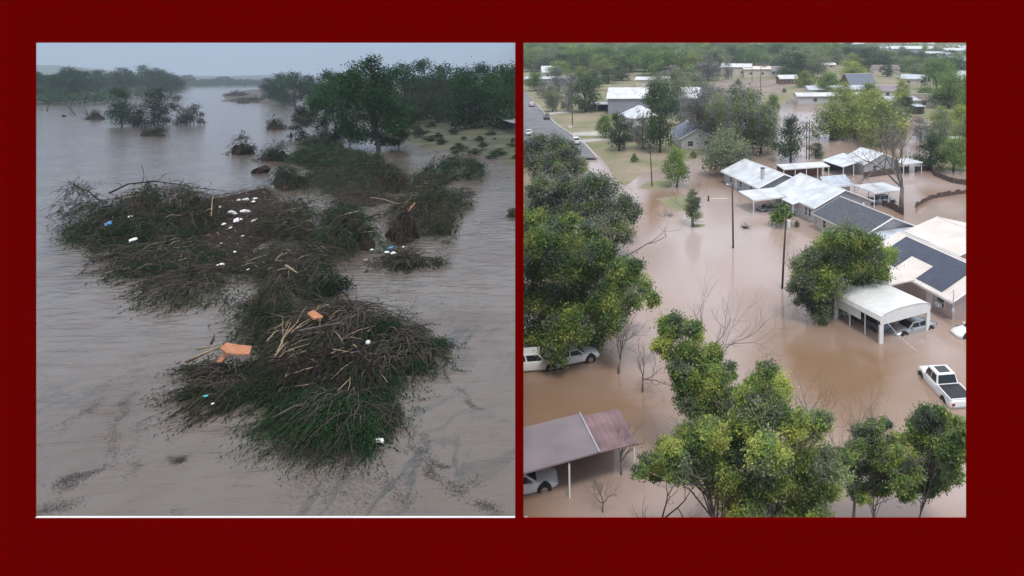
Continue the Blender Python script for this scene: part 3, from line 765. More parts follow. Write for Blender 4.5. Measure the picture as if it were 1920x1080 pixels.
    if nlm:
        a, q, x, y, z = spot(nlm, .7)
        for i in range(nlm):
            s = Vector((x[i], y[i], max(z[i] * .7, .1))); an = rng.uniform(0, 6.28); L_ = rng.uniform(.6, 1.2) * min(rx, ry, 2.8)
            d = Vector((math.cos(an), math.sin(an) * 1.2, rng.uniform(.02, .35))); r = rng.uniform(.035, .085)
            lm = MB(); lm.tube([s - d * L_ * .4, s, s + d * L_ * .5 + Vector((0, 0, .1)), s + d * L_ * .9 - Vector((0, 0, .1 * L_))], [r, r, r * .7, r * .35], 6)
            branchy(lm, s + d * L_ * .4, d + Vector(rng.normal(0, .5, 3)), L_ * .5, r * .5, 1, rng, .6, 4, .05, 2)
            lm.build('limb', ['rtwig', 'darktwig', 'twig'][i % 3], t, True)
    if pale:
        mb = MB(); a, q, x, y, z = spot(pale, .75)
        for i in range(pale):
            s = np.array([x[i], y[i], max(z[i], .1) * 1.05 + .05])
            o = unit((fv + rng.normal(0, .7, 3) * [1, 1, .15])[None])[0]; Lt = rng.uniform(.35, 1.7); r = rng.uniform(.012, .030)
            mb.tube([s, s + o * Lt * .5 + rng.normal(0, .05, 3) + [0, 0, .05], s + o * Lt + [0, 0, rng.uniform(-.15, .12)]], [r * .6, r, r * .3], 5)
        mb.build('split_wood', 'rawwood', t)
    return t
mound('fallen_tree', 'small leafy fallen tree standing upright in the river between the drowned clump and the pile', (430, 476, 238, 289), 2.6, 2600, 'leafR2', .22, 30, seed=1, corefr=.5)
mound('fallen_tree', 'rounded drooping fallen tree just left of the leaning willows', (482, 542, 262, 301), 1.7, 3600, 'leafR', .20, 20, seed=2)
mound('fallen_tree', 'farthest small drowned tree near the mud spit', (497, 536, 207, 242), 2.6, 1800, 'leafR2', .25, 12, seed=3, corefr=.5)
mound('fallen_tree', 'low drowned bush in front of the half drowned clump', (262, 315, 232, 255), 1.4, 1500, 'leafR', .24, 10, seed=4)
mound('fallen_tree', 'low round bush left of the half drowned clump', (160, 201, 200, 224), 1.4, 1300, 'leafR', .24, 8, seed=5)
mound('fallen_tree', 'broad fallen tree lying below the cottonwood', (548, 684, 266, 318), 2.1, 19000, 'leafR', .24, 60, seed=6)
mound('fallen_tree', 'mound of leaves below the broad fallen tree, left side', (508, 572, 306, 356), 1.5, 5200, 'leafR', .17, 30, seed=7)
mound('fallen_tree', 'drooping leafy boughs joining the mound to the debris pile', (568, 660, 312, 362), .9, 7500, 'leafR2', .18, 60, seed=8, core=None, fan=0.5)
mound('fallen_tree', 'smooth brown and green mound beside the floating branch tips', (688, 776, 309, 362), 1.7, 8500, 'leafR2', .16, 60, seed=9, core='mat', corefr=.95, twm='rtwig')
mound('fallen_tree', 'feathery branch reaching right from the debris toward the bank', (800, 905, 284, 338), 1.6, 9000, 'leafR', .22, 40, seed=10, core=None, corefr=.3)
mound('fallen_tree', 'leafy crown at the right of the debris pile', (740, 868, 345, 440), 1.2, 14000, 'leafR2', .16, 90, seed=11, pale=3, corefr=.55)
mound('fallen_tree', 'wispy branch tips trailing right of the leafy crown', (820, 892, 350, 400), .7, 4000, 'leafR2', .16, 40, seed=12, core=None)
mound('root_plate', 'brown upturned root plate with soil right of the dark domed tree', (722, 786, 392, 456), 1.5, 1400, 'leafR3', .14, 110, seed=13, corefr=1.0, cat='roots', twm='twig')
mound('debris_raft', 'brown twig raft between the dark domed tree and the smooth mound', (600, 750, 350, 392), .5, 2200, 'leafR3', .14, 160, seed=14, cat='debris', corefr=.9)
mound('fallen_tree', 'dark dome shaped fallen tree right of the middle of the pile', (588, 704, 385, 486), 1.7, 15000, 'leafR', .14, 110, seed=15, pale=9, corefr=.8)
mound('fallen_tree', 'dark fallen tree at the centre of the pile beside the foam', (478, 600, 372, 462), 1.1, 9000, 'leafR2', .15, 170, seed=16, pale=14, corefr=.8)
mound('fallen_tree', 'big dark mass of fallen tree filling the upper left of the pile', (180, 350, 350, 476), 1.7, 21000, 'leafR', .15, 150, seed=17, pale=10, corefr=.8)
mound('fallen_tree', 'light leafy branch at the far left tip of the pile', (108, 205, 345, 440), 1.1, 4800, 'leafR2', .15, 60, flow=(-1, 0), seed=18, core=None)
mound('fallen_tree', 'dark low leaves at the lower left edge of the pile', (128, 240, 405, 472), .8, 7500, 'leafR', .14, 50, seed=19)
mound('fallen_tree', 'olive fallen crown in the upper middle of the pile below the bare limbs', (300, 425, 348, 450), 1.4, 13000, 'leafR2', .15, 160, seed=20, pale=16, corefr=.8)
mound('fallen_tree', 'drooping fallen tree at the lower left middle of the pile', (200, 400, 430, 522), 1.0, 15000, 'leafR', .14, 150, seed=21, pale=10, corefr=.8)
mound('fallen_tree', 'ragged branches hanging down from the middle of the pile into open water', (270, 420, 490, 578), .6, 7000, 'leafR2', .14, 140, seed=22, core=None, fl=.5, fan=0.5)
mound('fallen_tree', 'thin trailing twigs at the lowest left fringe of the pile', (165, 300, 468, 520), .3, 1700, 'leafR3', .13, 60, seed=23, core=None, fl=.4)
mound('fallen_tree', 'upper bare-twigged tree of the central fan, below the foam', (466, 642, 438, 560), 1.2, 13000, 'leafR2', .13, 230, seed=24, fl=.6, pale=22, twm='rtwig', twr=.011, corefr=.7, fan=0.8)
mound('fallen_tree', 'feathery left fringe of the central fan', (462, 540, 520, 640), .8, 7000, 'leafR2', .13, 130, seed=25, fl=.6, core=None, fan=0.6)
mound('fallen_tree', 'round leafy clump on the right of the central fan', (560, 648, 490, 562), 1.1, 7000, 'leafR', .13, 60, seed=26)
mound('fallen_tree', 'brown trunk mass of the lower fan with the white ball on it', (490, 750, 548, 690), 1.0, 17000, 'leafR2', .12, 330, seed=27, fl=.6, pale=30, twm='rtwig', corefr=.75, twr=.013, fan=0.85)
mound('fallen_tree', 'long dark bough pointing right from the lower fan', (690, 828, 600, 706), .7, 11000, 'leafR', .12, 140, flow=(.7, -.7), seed=28, fl=.6, corefr=.7)
mound('fallen_tree', 'bare arching twigs of the lower fan above its leafy skirt', (480, 745, 640, 765), .9, 11000, 'leafR', .11, 260, seed=29, fl=.65, twm='darktwig', pale=16, core=None, twr=.011, fan=0.95)
mound('fallen_tree', 'leafy green skirt at the bottom of the lower fan', (540, 728, 722, 826), .8, 24000, 'leafR', .11, 50, seed=30, fl=.6, corefr=.75, fan=0.5)
mound('fallen_tree', 'left drooping leaves of the lower fan near the orange board', (480, 570, 640, 762), .6, 9000, 'leafR', .11, 130, seed=31, fl=.6, core=None, fan=0.6)
mound('fallen_tree', 'right drooping leaves of the lower fan', (660, 752, 640, 745), .6, 7000, 'leafR', .11, 90, seed=32, fl=.6, core=None, fan=0.6)
mound('fallen_tree', 'small ragged bough under the orange board', (348, 474, 672, 768), .4, 6500, 'leafR2', .11, 60, flow=(-.3, -1), seed=33, fl=.6, core=None, fan=0.5)
mound('fallen_tree', 'floating branch with litter on it right of the dark domed tree', (690, 816, 468, 506), .35, 3600, 'leafR2', .13, 90, flow=(1, -.2), seed=34, fl=.4, corefr=.6)
mound('fallen_tree', 'scrap of branch half hidden by the red mullion at the water', (948, 985, 388, 404), .5, 700, 'leafR', .16, 20, seed=35)
mound('debris_raft', 'reddish brown sunken twigs below the leafy skirt', (520, 690, 800, 872), .10, 1500, 'leafR3', .07, 50, twr=.006, twm='darktwig', seed=36, cat='debris', corefr=.35, fl=.5)
mound('debris_raft', 'small dark clump of twigs at the end of the skirt', (690, 752, 752, 806), .25, 1200, 'leafR3', .09, 60, seed=37, cat='debris')

mound('fallen_tree', 'low tangle of boughs just below the cottonwood, right side', (650, 735, 286, 330), 1.2, 7000, 'leafR', .22, 60, seed=41)
mound('fallen_tree', 'low tangle of boughs between the mounds and the leaning willows', (600, 700, 312, 352), 1.2, 4500, 'leafR', .19, 110, seed=42, core=None)
mound('fallen_tree', 'dark bough lying between the smooth mound and the raft', (640, 720, 338, 372), .9, 3500, 'leafR2', .17, 90, seed=43, core=None)
mound('fallen_tree', 'drowned crown at the feet of the leaning willows', (560, 640, 246, 274), 1.8, 5000, 'leafR', .26, 30, seed=44)
mound('fallen_tree', 'thin boughs between the upturned roots and the feathery right branch', (770, 845, 318, 352), 1.2, 4500, 'leafR2', .2, 50, seed=45)
lobe_tree('leaning_willow', 'dark low willow right of the cottonwood foot', (745, 278), [(745, 235, 16), (755, 250, 13), (740, 262, 12), (762, 232, 12)], 4000, .3, 'leafR', 208, 'L', jy=1.5, nl=8, r0=.13)
lobe_tree('leaning_willow', 'tallest of the willows leaning left of the cottonwood', (640, 272), [(628, 150, 14), (612, 165, 16), (600, 182, 14), (590, 196, 14), (618, 190, 18), (630, 212, 18), (610, 226, 15), (640, 175, 16)], 6000, .3, 'leafR4', 209, 'L', jy=2, nl=12, r0=.2)
mound('stranded_brush', 'grey brush stranded on the far end of the mud spit', (418, 470, 166, 182), 1.5, 2200, 'leafR3', .45, 30, seed=51, cat='brush')
mound('stranded_brush', 'grey brush stranded along the near edge of the mud spit', (430, 520, 178, 194), 1.2, 3000, 'leafR3', .40, 40, seed=52, cat='brush')
mound('stranded_brush', 'dark brush heaped on the mud spit below the round tree', (490, 570, 168, 188), 1.8, 3000, 'leafR2', .42, 30, seed=53, cat='brush')
# debris mat: countless sticks
def sticks(name, label, poly, n, mats, L, z, seed, kind='stuff', cat='debris', r=.012, thing_=None):
    rng = np.random.RandomState(seed); mbs = [MB() for _ in mats]
    P = [gl(*p) for p in poly]; xs_ = [p[0] for p in P]; ys_ = [p[1] for p in P]
    X = rng.uniform(min(xs_), max(xs_), n * 3); Yv = rng.uniform(min(ys_), max(ys_), n * 3)
    ok = pip(X + rng.normal(0, .15, n * 3), Yv + rng.normal(0, .15, n * 3), P); X, Yv = X[ok][:n], Yv[ok][:n]
    for i in range(len(X)):
        a = rng.uniform(0, 6.28); l = L * rng.uniform(.3, 1.2); zz = rng.uniform(.02, z); dz = rng.normal(0, .12) * l
        c, s = math.cos(a) * l / 2, math.sin(a) * l / 2; rr = r * rng.uniform(.6, 1.8)
        mbs[i % len(mats)].tube([(X[i]-c, Yv[i]-s, zz-dz), (X[i], Yv[i], zz + l * .05), (X[i]+c, Yv[i]+s, zz+dz)], [rr*.7, rr, rr*.6], 3, cap=False)
    o = None
    for k, (mb, mt) in enumerate(zip(mbs, mats)):
        if k == 0: o = tag(link(name, mb.mesh(name, mt)), label, cat, kind=kind, side='L')
        else: link('pale_sticks', mb.mesh('pale_sticks', mt), o)
    return o
DM = [(385, 375), (440, 365), (500, 352), (530, 380), (520, 440), (480, 470), (470, 516), (380, 518), (350, 470), (400, 430)]
sticks('driftwood_debris', 'brown mat of broken sticks and bark in the middle of the pile', DM, 9000, ['twig', 'darktwig', 'rawwood'] if 0 else ['twig', 'darktwig'], .42, .5, 3)
sticks('splintered_wood', 'pale splinters scattered over the brown mat of sticks', DM, 330, ['rawwood'], .4, .75, 4)
mbm = MB(); PD = [gl(*p) for p in DM]; cx = sum(p[0] for p in PD)/len(PD); cy = sum(p[1] for p in PD)/len(PD)
rr_ = random.Random(5)
rings = []
for q, zz in ((1.0, -.05), (.85, .16), (.6, .3), (.3, .38), (.05, .42)):
    rings.append([(cx + (p[0]-cx)*q + rr_.uniform(-.1,.1), cy + (p[1]-cy)*q + rr_.uniform(-.1,.1), zz + rr_.uniform(-.07,.07)) for p in PD])
mbm.loft(rings); bed = mbm.build('debris_raft', 'mat', None); tag(bed, 'dark matted raft under the brown sticks at the middle of the pile', 'debris', side='L')
# bare limbs along the top of the pile
def limb(label, pts, r, mat='twig', kids=8, seed=0, name='bare_limb', h=.8):
    rng = np.random.RandomState(seed + 50); mb = MB()
    W_ = []
    for (px, py, z) in pts:
        x, y = gl(px, py, z); W_.append((x, y, z))
    t = thing(name, label, 'limb', (W_[0][0], W_[0][1], 0), 0, None, 'L')
    W_ = [Vector(w) - Vector((W_[0][0], W_[0][1], 0)) for w in W_]
    MB_ = MB(); MB_.tube(W_, [r * (1 - .7 * i / (len(W_) - 1)) for i in range(len(W_))], 6); MB_.build('stem', mat, t, True)
    mb = MB()
    for i in range(kids):
        k = rng.randint(1, len(W_)); s = W_[k - 1].lerp(W_[k], rng.uniform()); d = (W_[k] - W_[k - 1]).normalized() + Vector(rng.normal(0, .55, 3)) + Vector((0, 0, .15))
        branchy(mb, s, d, rng.uniform(.5, 1.3), r * .35, 1, rng, .5, 4, .02, 2)
    if kids: mb.build('side_twigs', mat, t)
    return t
limb('longest bare dark limb along the top edge of the pile', [(205, 362, .9), (240, 345, 1.1), (290, 340, 1.2), (330, 345, 1.0), (370, 352, .8), (424, 358, .6)], .09, 'darktwig', 9, 1)
limb('second bare limb just under the longest one', [(215, 372, .9), (290, 354, 1.0), (350, 356, .9), (400, 366, .5)], .07, 'darktwig', 6, 2)
limb('forked bare limb rising over the far left branch', [(192, 380, .9), (165, 358, 1.2), (140, 348, 1.3), (128, 340, 1.3)], .06, 'darktwig', 6, 3)
limb('dark leaning stem inside the left part of the pile', [(250, 430, .9), (246, 410, 1.6), (238, 392, 2.1)], .08, 'darktwig', 3, 4)
limb('bent pale limb on the olive crown, left one', [(285, 398, 1.2), (300, 380, 1.6), (318, 373, 1.6), (332, 382, 1.3)], .045, 'gtwig', 2, 5)
limb('pale upright splintered stick behind the foam', [(396, 405, 1.2), (398, 375, 1.8), (402, 362, 2.0)], .045, 'rawwood', 0, 6)
limb('pale hooked stick left of the upright one', [(370, 380, 1.2), (375, 366, 1.6), (384, 362, 1.5)], .04, 'rawwood', 0, 7)
limb('orange broken trunk poking out of the leafy crown', [(752, 418, .9), (764, 398, 1.6), (778, 380, 2.2)], .13, 'orangewood', 0, 8, 'snapped_stump')
limb('yellowish peeled branch lying on the leafy crown', [(695, 370, .9), (720, 374, 1.1), (745, 382, 1.2), (768, 378, 1.3)], .05, 'yellowwood' if 'yellowwood' in M else 'rawwood', 5, 9)
limb('dark leaning bough carrying the feathery right branch', [(785, 372, .8), (800, 350, 1.8), (815, 335, 2.4), (850, 322, 2.6)], .07, 'darktwig', 8, 10)
limb('dark driftwood log half sunk at the far left of the river', [(128, 198, 2.2), (136, 210, 1.0), (142, 217, .1)], .22, 'darktwig', 2, 11, 'drift_log')
limb('forked driftwood snag at the left edge of the river', [(88, 208, .1), (91, 198, 1.6), (93, 193, 2.4)], .2, 'darktwig', 4, 12, 'drift_log')
limb('thin stick poking from the river at the left edge', [(80, 207, .1), (74, 201, 1.3)], .12, 'darktwig', 0, 13, 'drift_log')
limb('slanting stems right of the wooded bank', [(165, 215, .1), (156, 196, 2.5), (150, 178, 5)], .25, 'twig', 8, 14, 'drift_log')
limb('long slanting dark stem below the broad fallen tree', [(545, 345, .5), (580, 330, 1.2), (610, 318, 1.6), (640, 300, 2.2)], .07, 'darktwig', 6, 15)
limb('curved dark bough falling to the right of the fan', [(640, 560, .9), (668, 585, .8), (690, 615, .3), (700, 640, .05)], .04, 'darktwig', 6, 16)
limb('long pale stick reaching right across the lower fan', [(560, 620, 1.0), (600, 612, 1.1), (640, 605, 1.0)], .035, 'gtwig', 1, 17)
limb('white peeled stick at the right of the lower fan', [(625, 655, .9), (665, 662, .8), (690, 668, .7)], .028, 'rawwood', 2, 18)
limb('broken pale stub standing at the top of the fan', [(536, 498, 1.1), (546, 504, 1.2), (558, 512, 1.1)], .075, 'rawwood', 0, 19, 'snapped_stump')
for i, (a, b, c, d) in enumerate([(520, 660, 545, 605), (527, 640, 560, 602), (515, 668, 540, 640), (500, 640, 522, 618), (545, 625, 580, 598)]):
    limb(['lowest', 'middle', 'leftmost', 'outermost', 'highest'][i] + ' of the pale split branches fanned on the lower pile', [(a, b, .9), ((a + c) / 2 + 2, (b + d) / 2 - 4, 1.1), (c, d, 1.1)], .035, 'rawwood', 1, 20 + i, 'split_branch')
# orange board and planks
def board(name, label, pts, z, th, mat, cat='board', dz=.25):
    W_ = [gl(px, py, z) for px, py in pts]; c = (sum(w[0] for w in W_) / len(W_), sum(w[1] for w in W_) / len(W_))
    mb = MB().slab([(w[0] - c[0], w[1] - c[1], dz * (1 if i % 2 else -.4) * .3) for i, w in enumerate(W_)], th)
    o = mb.build(name, mat); o.location = (c[0], c[1], z)
    return tag(o, label, cat, side='L')
board('broken_board', 'bright orange broken board on the small ragged bough', [(412, 650), (426, 646), (448, 645), (472, 652), (468, 662), (440, 667), (425, 660)], 1.0, .05, 'orangewood')
board('broken_board', 'smaller orange splinter under the bright orange board', [(405, 676), (420, 664), (428, 664), (415, 682)], .6, .05, 'orangewood')
board('broken_board', 'orange broken slab in the upper part of the lower fan', [(576, 586), (588, 584), (606, 592), (604, 598), (588, 596)], 1.2, .06, 'orangewood')
limb('long pale pole lying across the orange board', [(350, 678, .5), (385, 662, 1.0), (416, 647, 1.15)], .075, 'rawwood', 0, 31, 'broken_pole')
limb('short pale pole standing behind the orange board', [(396, 644, .6), (400, 636, 1.0), (402, 626, 1.5)], .06, 'rawwood', 0, 32, 'broken_pole')
limb('second pale pole beside the long one', [(370, 655, .6), (392, 650, .95), (412, 644, 1.0)], .045, 'rawwood', 0, 33, 'broken_pole')
# foam, plastic, ball
def lump(name, label, px, py, w, hgt, mat, z, seed, group=None, cat='litter', zs_=.5):
    rng = random.Random(seed); x, y = gl(px, py, z); s = lscale(py)
    bm = bmesh.new(); bmesh.ops.create_icosphere(bm, subdivisions=2, radius=.5)
    a = rng.uniform(0, 3)
    for v in bm.verts:
        k = 1 + rng.uniform(-.28, .28); v.co *= k; v.co.z *= zs_
    bmesh.ops.scale(bm, vec=(w / s, max(w / s * .7, hgt / s), w / s * .8), verts=bm.verts[:])
    me = bpy.data.meshes.new(name); bm.to_mesh(me); bm.free(); me.materials.append(M[mat])
    o = link(name, me); o.location = (x, y, z); o.rotation_euler = (rng.uniform(-.3, .3), rng.uniform(-.3, .3), a)
    return tag(o, label, cat, group, side='L')
FQ = []
for i, (px, py, w) in enumerate([(412, 388, 8), (434, 398, 15), (441, 401, 8), (459, 396, 14), (466, 397, 7), (443, 413, 13), (452, 411, 6), (420, 420, 8), (475, 414, 7), (480, 411, 8), (432, 427, 7), (461, 374, 12), (475, 378, 8), (478, 372, 7), (455, 442, 5), (408, 497, 6), (417, 495, 9), (440, 472, 5), (415, 456, 4), (465, 505, 4), (448, 375, 9), (405, 400, 6)]):
    FQ.append((lump('foam_chunk', 'x', px, py, w, 4, 'foam', .75, i, 'white foam chunks in the brown sticks', 'foam'), 'white foam chunks %s' % ('in the upper brown sticks' if py < 405 else 'in the lower brown sticks'), '', px))
uniquify(FQ)
lump('foam_chunk', 'white foam scrap caught in the left half of the pile', 249, 450, 12, 5, 'foam', 1.2, 40, None, 'foam')
lump('foam_chunk', 'white scrap in the upper left leaves above the blue sheet', 244, 406, 7, 5, 'foam', 1.7, 41, None, 'foam')
lump('plastic_sheet', 'crumpled blue plastic in the left half of the pile', 204, 419, 14, 7, 'blueplastic', 1.5, 42)
lump('plastic_sheet', 'small turquoise plastic below the orange board', 385, 743, 9, 4, 'teal', .4, 43)
lump('foam_chunk', 'pale scrap beside the turquoise plastic', 399, 757, 7, 5, 'foam', .2, 44, None, 'foam')
lump('plastic_barrel', 'blue plastic lying on the floating branch', 733, 465, 13, 5, 'blueplastic', .4, 45, cat='litter')
lump('foam_chunk', 'longest white slab on the floating branch', 738, 475, 14, 4, 'foam', .45, 46, None, 'foam')
lump('foam_chunk', 'smaller white slab left of the longest one on the floating branch', 725, 473, 9, 3, 'foam', .45, 47, None, 'foam')
lump('foam_chunk', 'tiny white scrap at the right end of the floating branch', 756, 463, 5, 4, 'foam', .3, 48, None, 'foam')
lump('foam_chunk', 'pale scrap at the left end of the floating branch', 697, 468, 6, 4, 'foam', .3, 49, None, 'foam')
lump('litter_box', 'dark and pale box shaped litter floating under the dome shaped tree', 687, 488, 11, 8, 'roofpurple', .1, 50, cat='litter')
bm = bmesh.new(); bmesh.ops.create_uvsphere(bm, u_segments=16, v_segments=10, radius=.09); me = bpy.data.meshes.new('white_ball'); bm.to_mesh(me); bm.free(); me.materials.append(M['foam'])
o = link('white_ball', me); x, y = gl(690, 642, 1.0); o.location = (x, y, 1.0); tag(o, 'small white ball resting on the lower fan', 'ball', side='L')
lump('black_bag', 'black tyre-like lump at the upper right of the lower fan', 706, 596, 34, 13, 'black', .55, 52, cat='bag')
lump('black_bag', 'thin dark bottle beside the white ball', 670, 660, 6, 12, 'black', .9, 53, cat='bottle')
lump('foam_chunk', 'row of white bits on the dark clump at the end of the skirt', 712, 826, 20, 2, 'foam', .06, 54, None, 'foam', .3)
lump('river_rock', 'dark rock-like snag standing alone above the pile', 490, 320, 30, 12, 'mat', .3, 55, cat='snag', zs_=.7)
lump('river_rock', 'small dark lump in the river near the left edge', 120, 217, 9, 5, 'mat', .3, 56, cat='snag')
# floating scum lines: countless flecks
def scum(name, label, lines, n, seed, size=.05, mat='scum'):
    rng = np.random.RandomState(seed); P = []
    for (pts, w, dens) in lines:
        pts = [gl(*p) for p in pts]; segs = [(pts[i], pts[i + 1]) for i in range(len(pts) - 1)]
        k = int(n * dens)
        for _ in range(k):
            a, b = segs[rng.randint(len(segs))]; t = rng.uniform()
            x = a[0] + (b[0] - a[0]) * t; y = a[1] + (b[1] - a[1]) * t
            off = rng.normal(0, w, 2); m_ = math.sin(x * 5 + y * 3) * .5 + math.sin(x * 2.1 - y * 4.3) * .5
            if rng.uniform() < .5 + .5 * m_: P.append((x + off[0] * 1.5 + .1 * math.sin(y * 4), y + off[1] * 1.5 + .1 * math.sin(x * 4), .012))
    P = np.array(P); nn = len(P)
    a = rng.uniform(0, 6.28, nn); D = np.stack([np.cos(a), np.sin(a), 0 * a], 1); E = np.stack([-np.sin(a), np.cos(a), 0 * a], 1)
    s = (size * rng.uniform(.4, 1.5, nn))[:, None]
    me = quads_mesh(name, P, D * s * .6, E * s * .3, mat, rng.uniform(0, 1, nn))
    return tag(link(name, me), label, 'debris', kind='stuff', side='L')
M['scum'] = leafmat('scum', (0.05, 0.05, 0.046), (0.12, 0.108, 0.095), 0)
M['scumr'] = leafmat('scum_red', (0.05, 0.03, 0.022), (0.12, 0.08, 0.06), 0)
scum('floating_debris', 'dark scum lines drifting on the river around the pile', [
    ([(90, 960), (105, 915), (130, 895), (165, 893), (200, 870), (212, 840), (215, 800), (235, 760), (250, 735)], .07, 1.3), ([(108, 905), (125, 918), (140, 900)], .11, .5),
    ([(66, 840), (120, 800), (160, 770), (200, 745)], .10, .5), ([(66, 700), (120, 740), (180, 735), (240, 700), (270, 690)], .12, .5), ([(66, 560), (120, 530), (170, 500)], .16, .35), ([(230, 700), (270, 660), (300, 600)], .14, .35),
    ([(830, 700), (850, 725), (880, 750), (905, 768)], .05, .5), ([(752, 800), (780, 845), (810, 885), (850, 920), (880, 938), (950, 965)], .07, 1.6), ([(700, 860), (720, 900), (760, 945)], .15, .6), ([(640, 850), (660, 900), (690, 960)], .18, .6), ([(560, 870), (590, 910), (640, 965)], .2, .6), ([(740, 780), (775, 800), (820, 860)], .06, .4),
    ([(250, 900), (250, 860), (262, 800), (290, 780)], .08, .35), ([(330, 965), (345, 955)], .1, .12), ([(760, 550), (790, 570), (830, 590), (960, 600)], .12, .3), ([(800, 860), (840, 880)], .05, .2), ([(870, 920), (910, 880)], .12, .15), ([(320, 855), (335, 865), (350, 852)], .06, .3), ([(480, 790), (500, 840), (540, 880), (600, 960)], .2, .6), ([(66, 960), (140, 945)], .12, .4), ([(300, 590), (322, 605)], .1, .2)], 1900, 7, .034)
scum('sunken_leaves', 'reddish leaf litter floating under the leafy skirt', [([(500, 790), (540, 830), (600, 850), (680, 840), (720, 810)], .18, 1.0), ([(560, 820), (640, 860)], .22, .7), ([(150, 500), (200, 520)], .2, .1)], 3200, 8, .06, 'scumr')
# mud spit and its stranded brush
struct('mud', gridmesh('mud', list(np.arange(405, 600, 3.0)), list(np.arange(161, 200, .9)), gl, lambda X, Yv: np.where(pip(X, Yv, LS), zL(X, Yv) + .12 + .25 * np.abs(vnoise(X, Yv, .5, 9)), -.9), 'mud'), 'L')
struct('mud', gridmesh('mud', list(np.arange(560, 620, 3.0)), list(np.arange(178, 206, .9)), gl, lambda X, Yv: zL(X, Yv) + .1, 'mud'), 'L') if 0 else None
rs_ = np.random.RandomState(88)
P_, D_ = [], []
a0 = [gl(px, 196 - (px > 150) * (px - 150) * .13) for px in range(-20, 345, 5)]
lbs = [(x + rs_.normal(0, 3), y + rs_.uniform(2, 16), rs_.uniform(.5, 3.5), rs_.uniform(2, 4.5), rs_.uniform(2, 4), rs_.uniform(1.5, 3.2)) for x, y in a0 for _ in range(2)]
a1 = [gl(px, 163) for px in range(338, 530, 4)]
lbs += [(x, y + 6, 3, 8, 6, 4) for x, y in a1]
P_, T_2, C_ = crown_pts(lbs, 15000, rs_, 6, .42, -.2)
tag(link('undergrowth', leaves('undergrowth', P_, .9, 'leafR4', rs_, T_2, aspect=.7)), 'dark undergrowth along the waterline of the wooded far bank', 'undergrowth', kind='stuff', side='L')
ru = [(px, py) for px, py in ((505, 186), (520, 190), (535, 194), (548, 197), (565, 200), (640, 222), (655, 226), (760, 236), (772, 232), (790, 232), (805, 230), (820, 232), (840, 236), (895, 236), (910, 236), (930, 238), (950, 240), (965, 240), (880, 240))]
lbs = []
for px, py in ru:
    x, y = gl(px, py); z = bank_z(x, y); x, y = gl(px, py, max(0, z))
    for _ in range(3): lbs.append((x + rs_.normal(0, 2.5), y + rs_.uniform(0, 5), z + rs_.uniform(.3, 2.2), rs_.uniform(1.2, 2.8), 2, rs_.uniform(1, 2)))
P_, T_2, C_ = crown_pts(lbs, 9000, rs_, 6, .42, -.2)
tag(link('undergrowth', leaves('undergrowth', P_, .5, 'leafR', rs_, T_2, aspect=.7)), 'shady scrub under the wood on the right bank', 'undergrowth', kind='stuff', side='L')

# ================================================================== RIGHT: THE FLOODED TOWN (local frame, z = 0 on the flood)
LAND_PX = [(700, 60), (2300, 60), (2300, 322), (1812, 322), (1775, 318), (1757, 300), (1748, 262), (1742, 225), (1716, 215), (1700, 236), (1690, 262), (1660, 262), (1640, 240), (1600, 236), (1570, 226), (1545, 205), (1510, 186), (1480, 186), (1462, 204), (1452, 240), (1400, 262), (1330, 286), (1292, 300), (1262, 306), (1240, 312), (1222, 322), (1196, 330), (1172, 348), (1155, 340), (1150, 322), (1125, 292), (1106, 281), (1060, 276), (1000, 300), (1010, 380), (1040, 450), (1010, 490), (700, 520)]
LR = [gr(*p) for p in LAND_PX]
ISL = [[gr(*p) for p in q] for q in ([(1192, 350), (1215, 340), (1248, 336), (1270, 344), (1262, 354), (1235, 358), (1205, 358)], [(1220, 374), (1245, 366), (1278, 366), (1300, 374), (1296, 392), (1265, 398), (1240, 384)], [(1276, 425), (1296, 415), (1340, 417), (1318, 430), (1290, 432)], [(1760, 262), (1812, 262), (1812, 280), (1765, 280)])]
def zR(X, Yv):
    X = np.atleast_1d(np.asarray(X, float)); Yv = np.atleast_1d(np.asarray(Yv, float))
    s = np.where(pip(X, Yv, LR), 1, -1) * pdist(X, Yv, LR) + vnoise(X, Yv, .15, 2) * .6
    z = np.clip(s * .06, -.9, .45)
    for I in ISL:
        s = np.where(pip(X, Yv, I), 1, -1) * pdist(X, Yv, I) + vnoise(X, Yv, .9, 4) * 1.1 - .5
        z = np.maximum(z, np.clip(s * .03, -.9, .02))
    return z
pyr = list(np.arange(63, 110, 2.0)) + list(np.arange(110, 460, 2.0)) + list(np.arange(460, 1300, 30))
struct('ground', gridmesh('ground', list(np.arange(560, 960, 20.0)) + list(np.arange(960, 1840, 5.0)) + list(np.arange(1840, 2301, 20.0)), pyr, gr, zR, 'grassR'))
fw = MB().poly([(-2200, 2, 0), (900, 2, 0), (2500, 3400, 0), (-2500, 3400, 0)])
struct('flood_water', fw.mesh('flood_water', 'flood'))
def gz(x, y): return max(0.0, float(zR([x], [y])[0]))
# road, upper left, with kerb and pale verge line
def strip(name, pxs, z, mat, th=.12, kind=True):
    P = [gr(*p) for p in pxs]
    o = struct(name, MB().slab([(a, b, z) for a, b in P], th).mesh(name, mat)); return o
strip('road', [(880, 300), (1118, 300), (1097, 276), (1070, 255), (1042, 236), (1020, 215), (1005, 197), (994, 186), (984, 172), (950, 172)], .50, 'asphalt')
strip('kerb', [(1122, 300), (1118, 300), (1097, 276), (1070, 255), (1042, 236), (1020, 215), (1005, 197), (1007, 197), (1022.5, 215), (1045, 236), (1073, 255), (1101, 276)], .60, 'concrete')
strip('driveway', [(1076, 258), (1070, 253), (1130, 249), (1160, 253), (1130, 258)], .53, 'concrete')
strip('driveway', [(1092, 272), (1086, 266), (1130, 262), (1150, 264)], .53, 'concrete')
strip('driveway', [(1032, 218), (1028, 213), (1062, 211), (1075, 213)], .53, 'concrete')
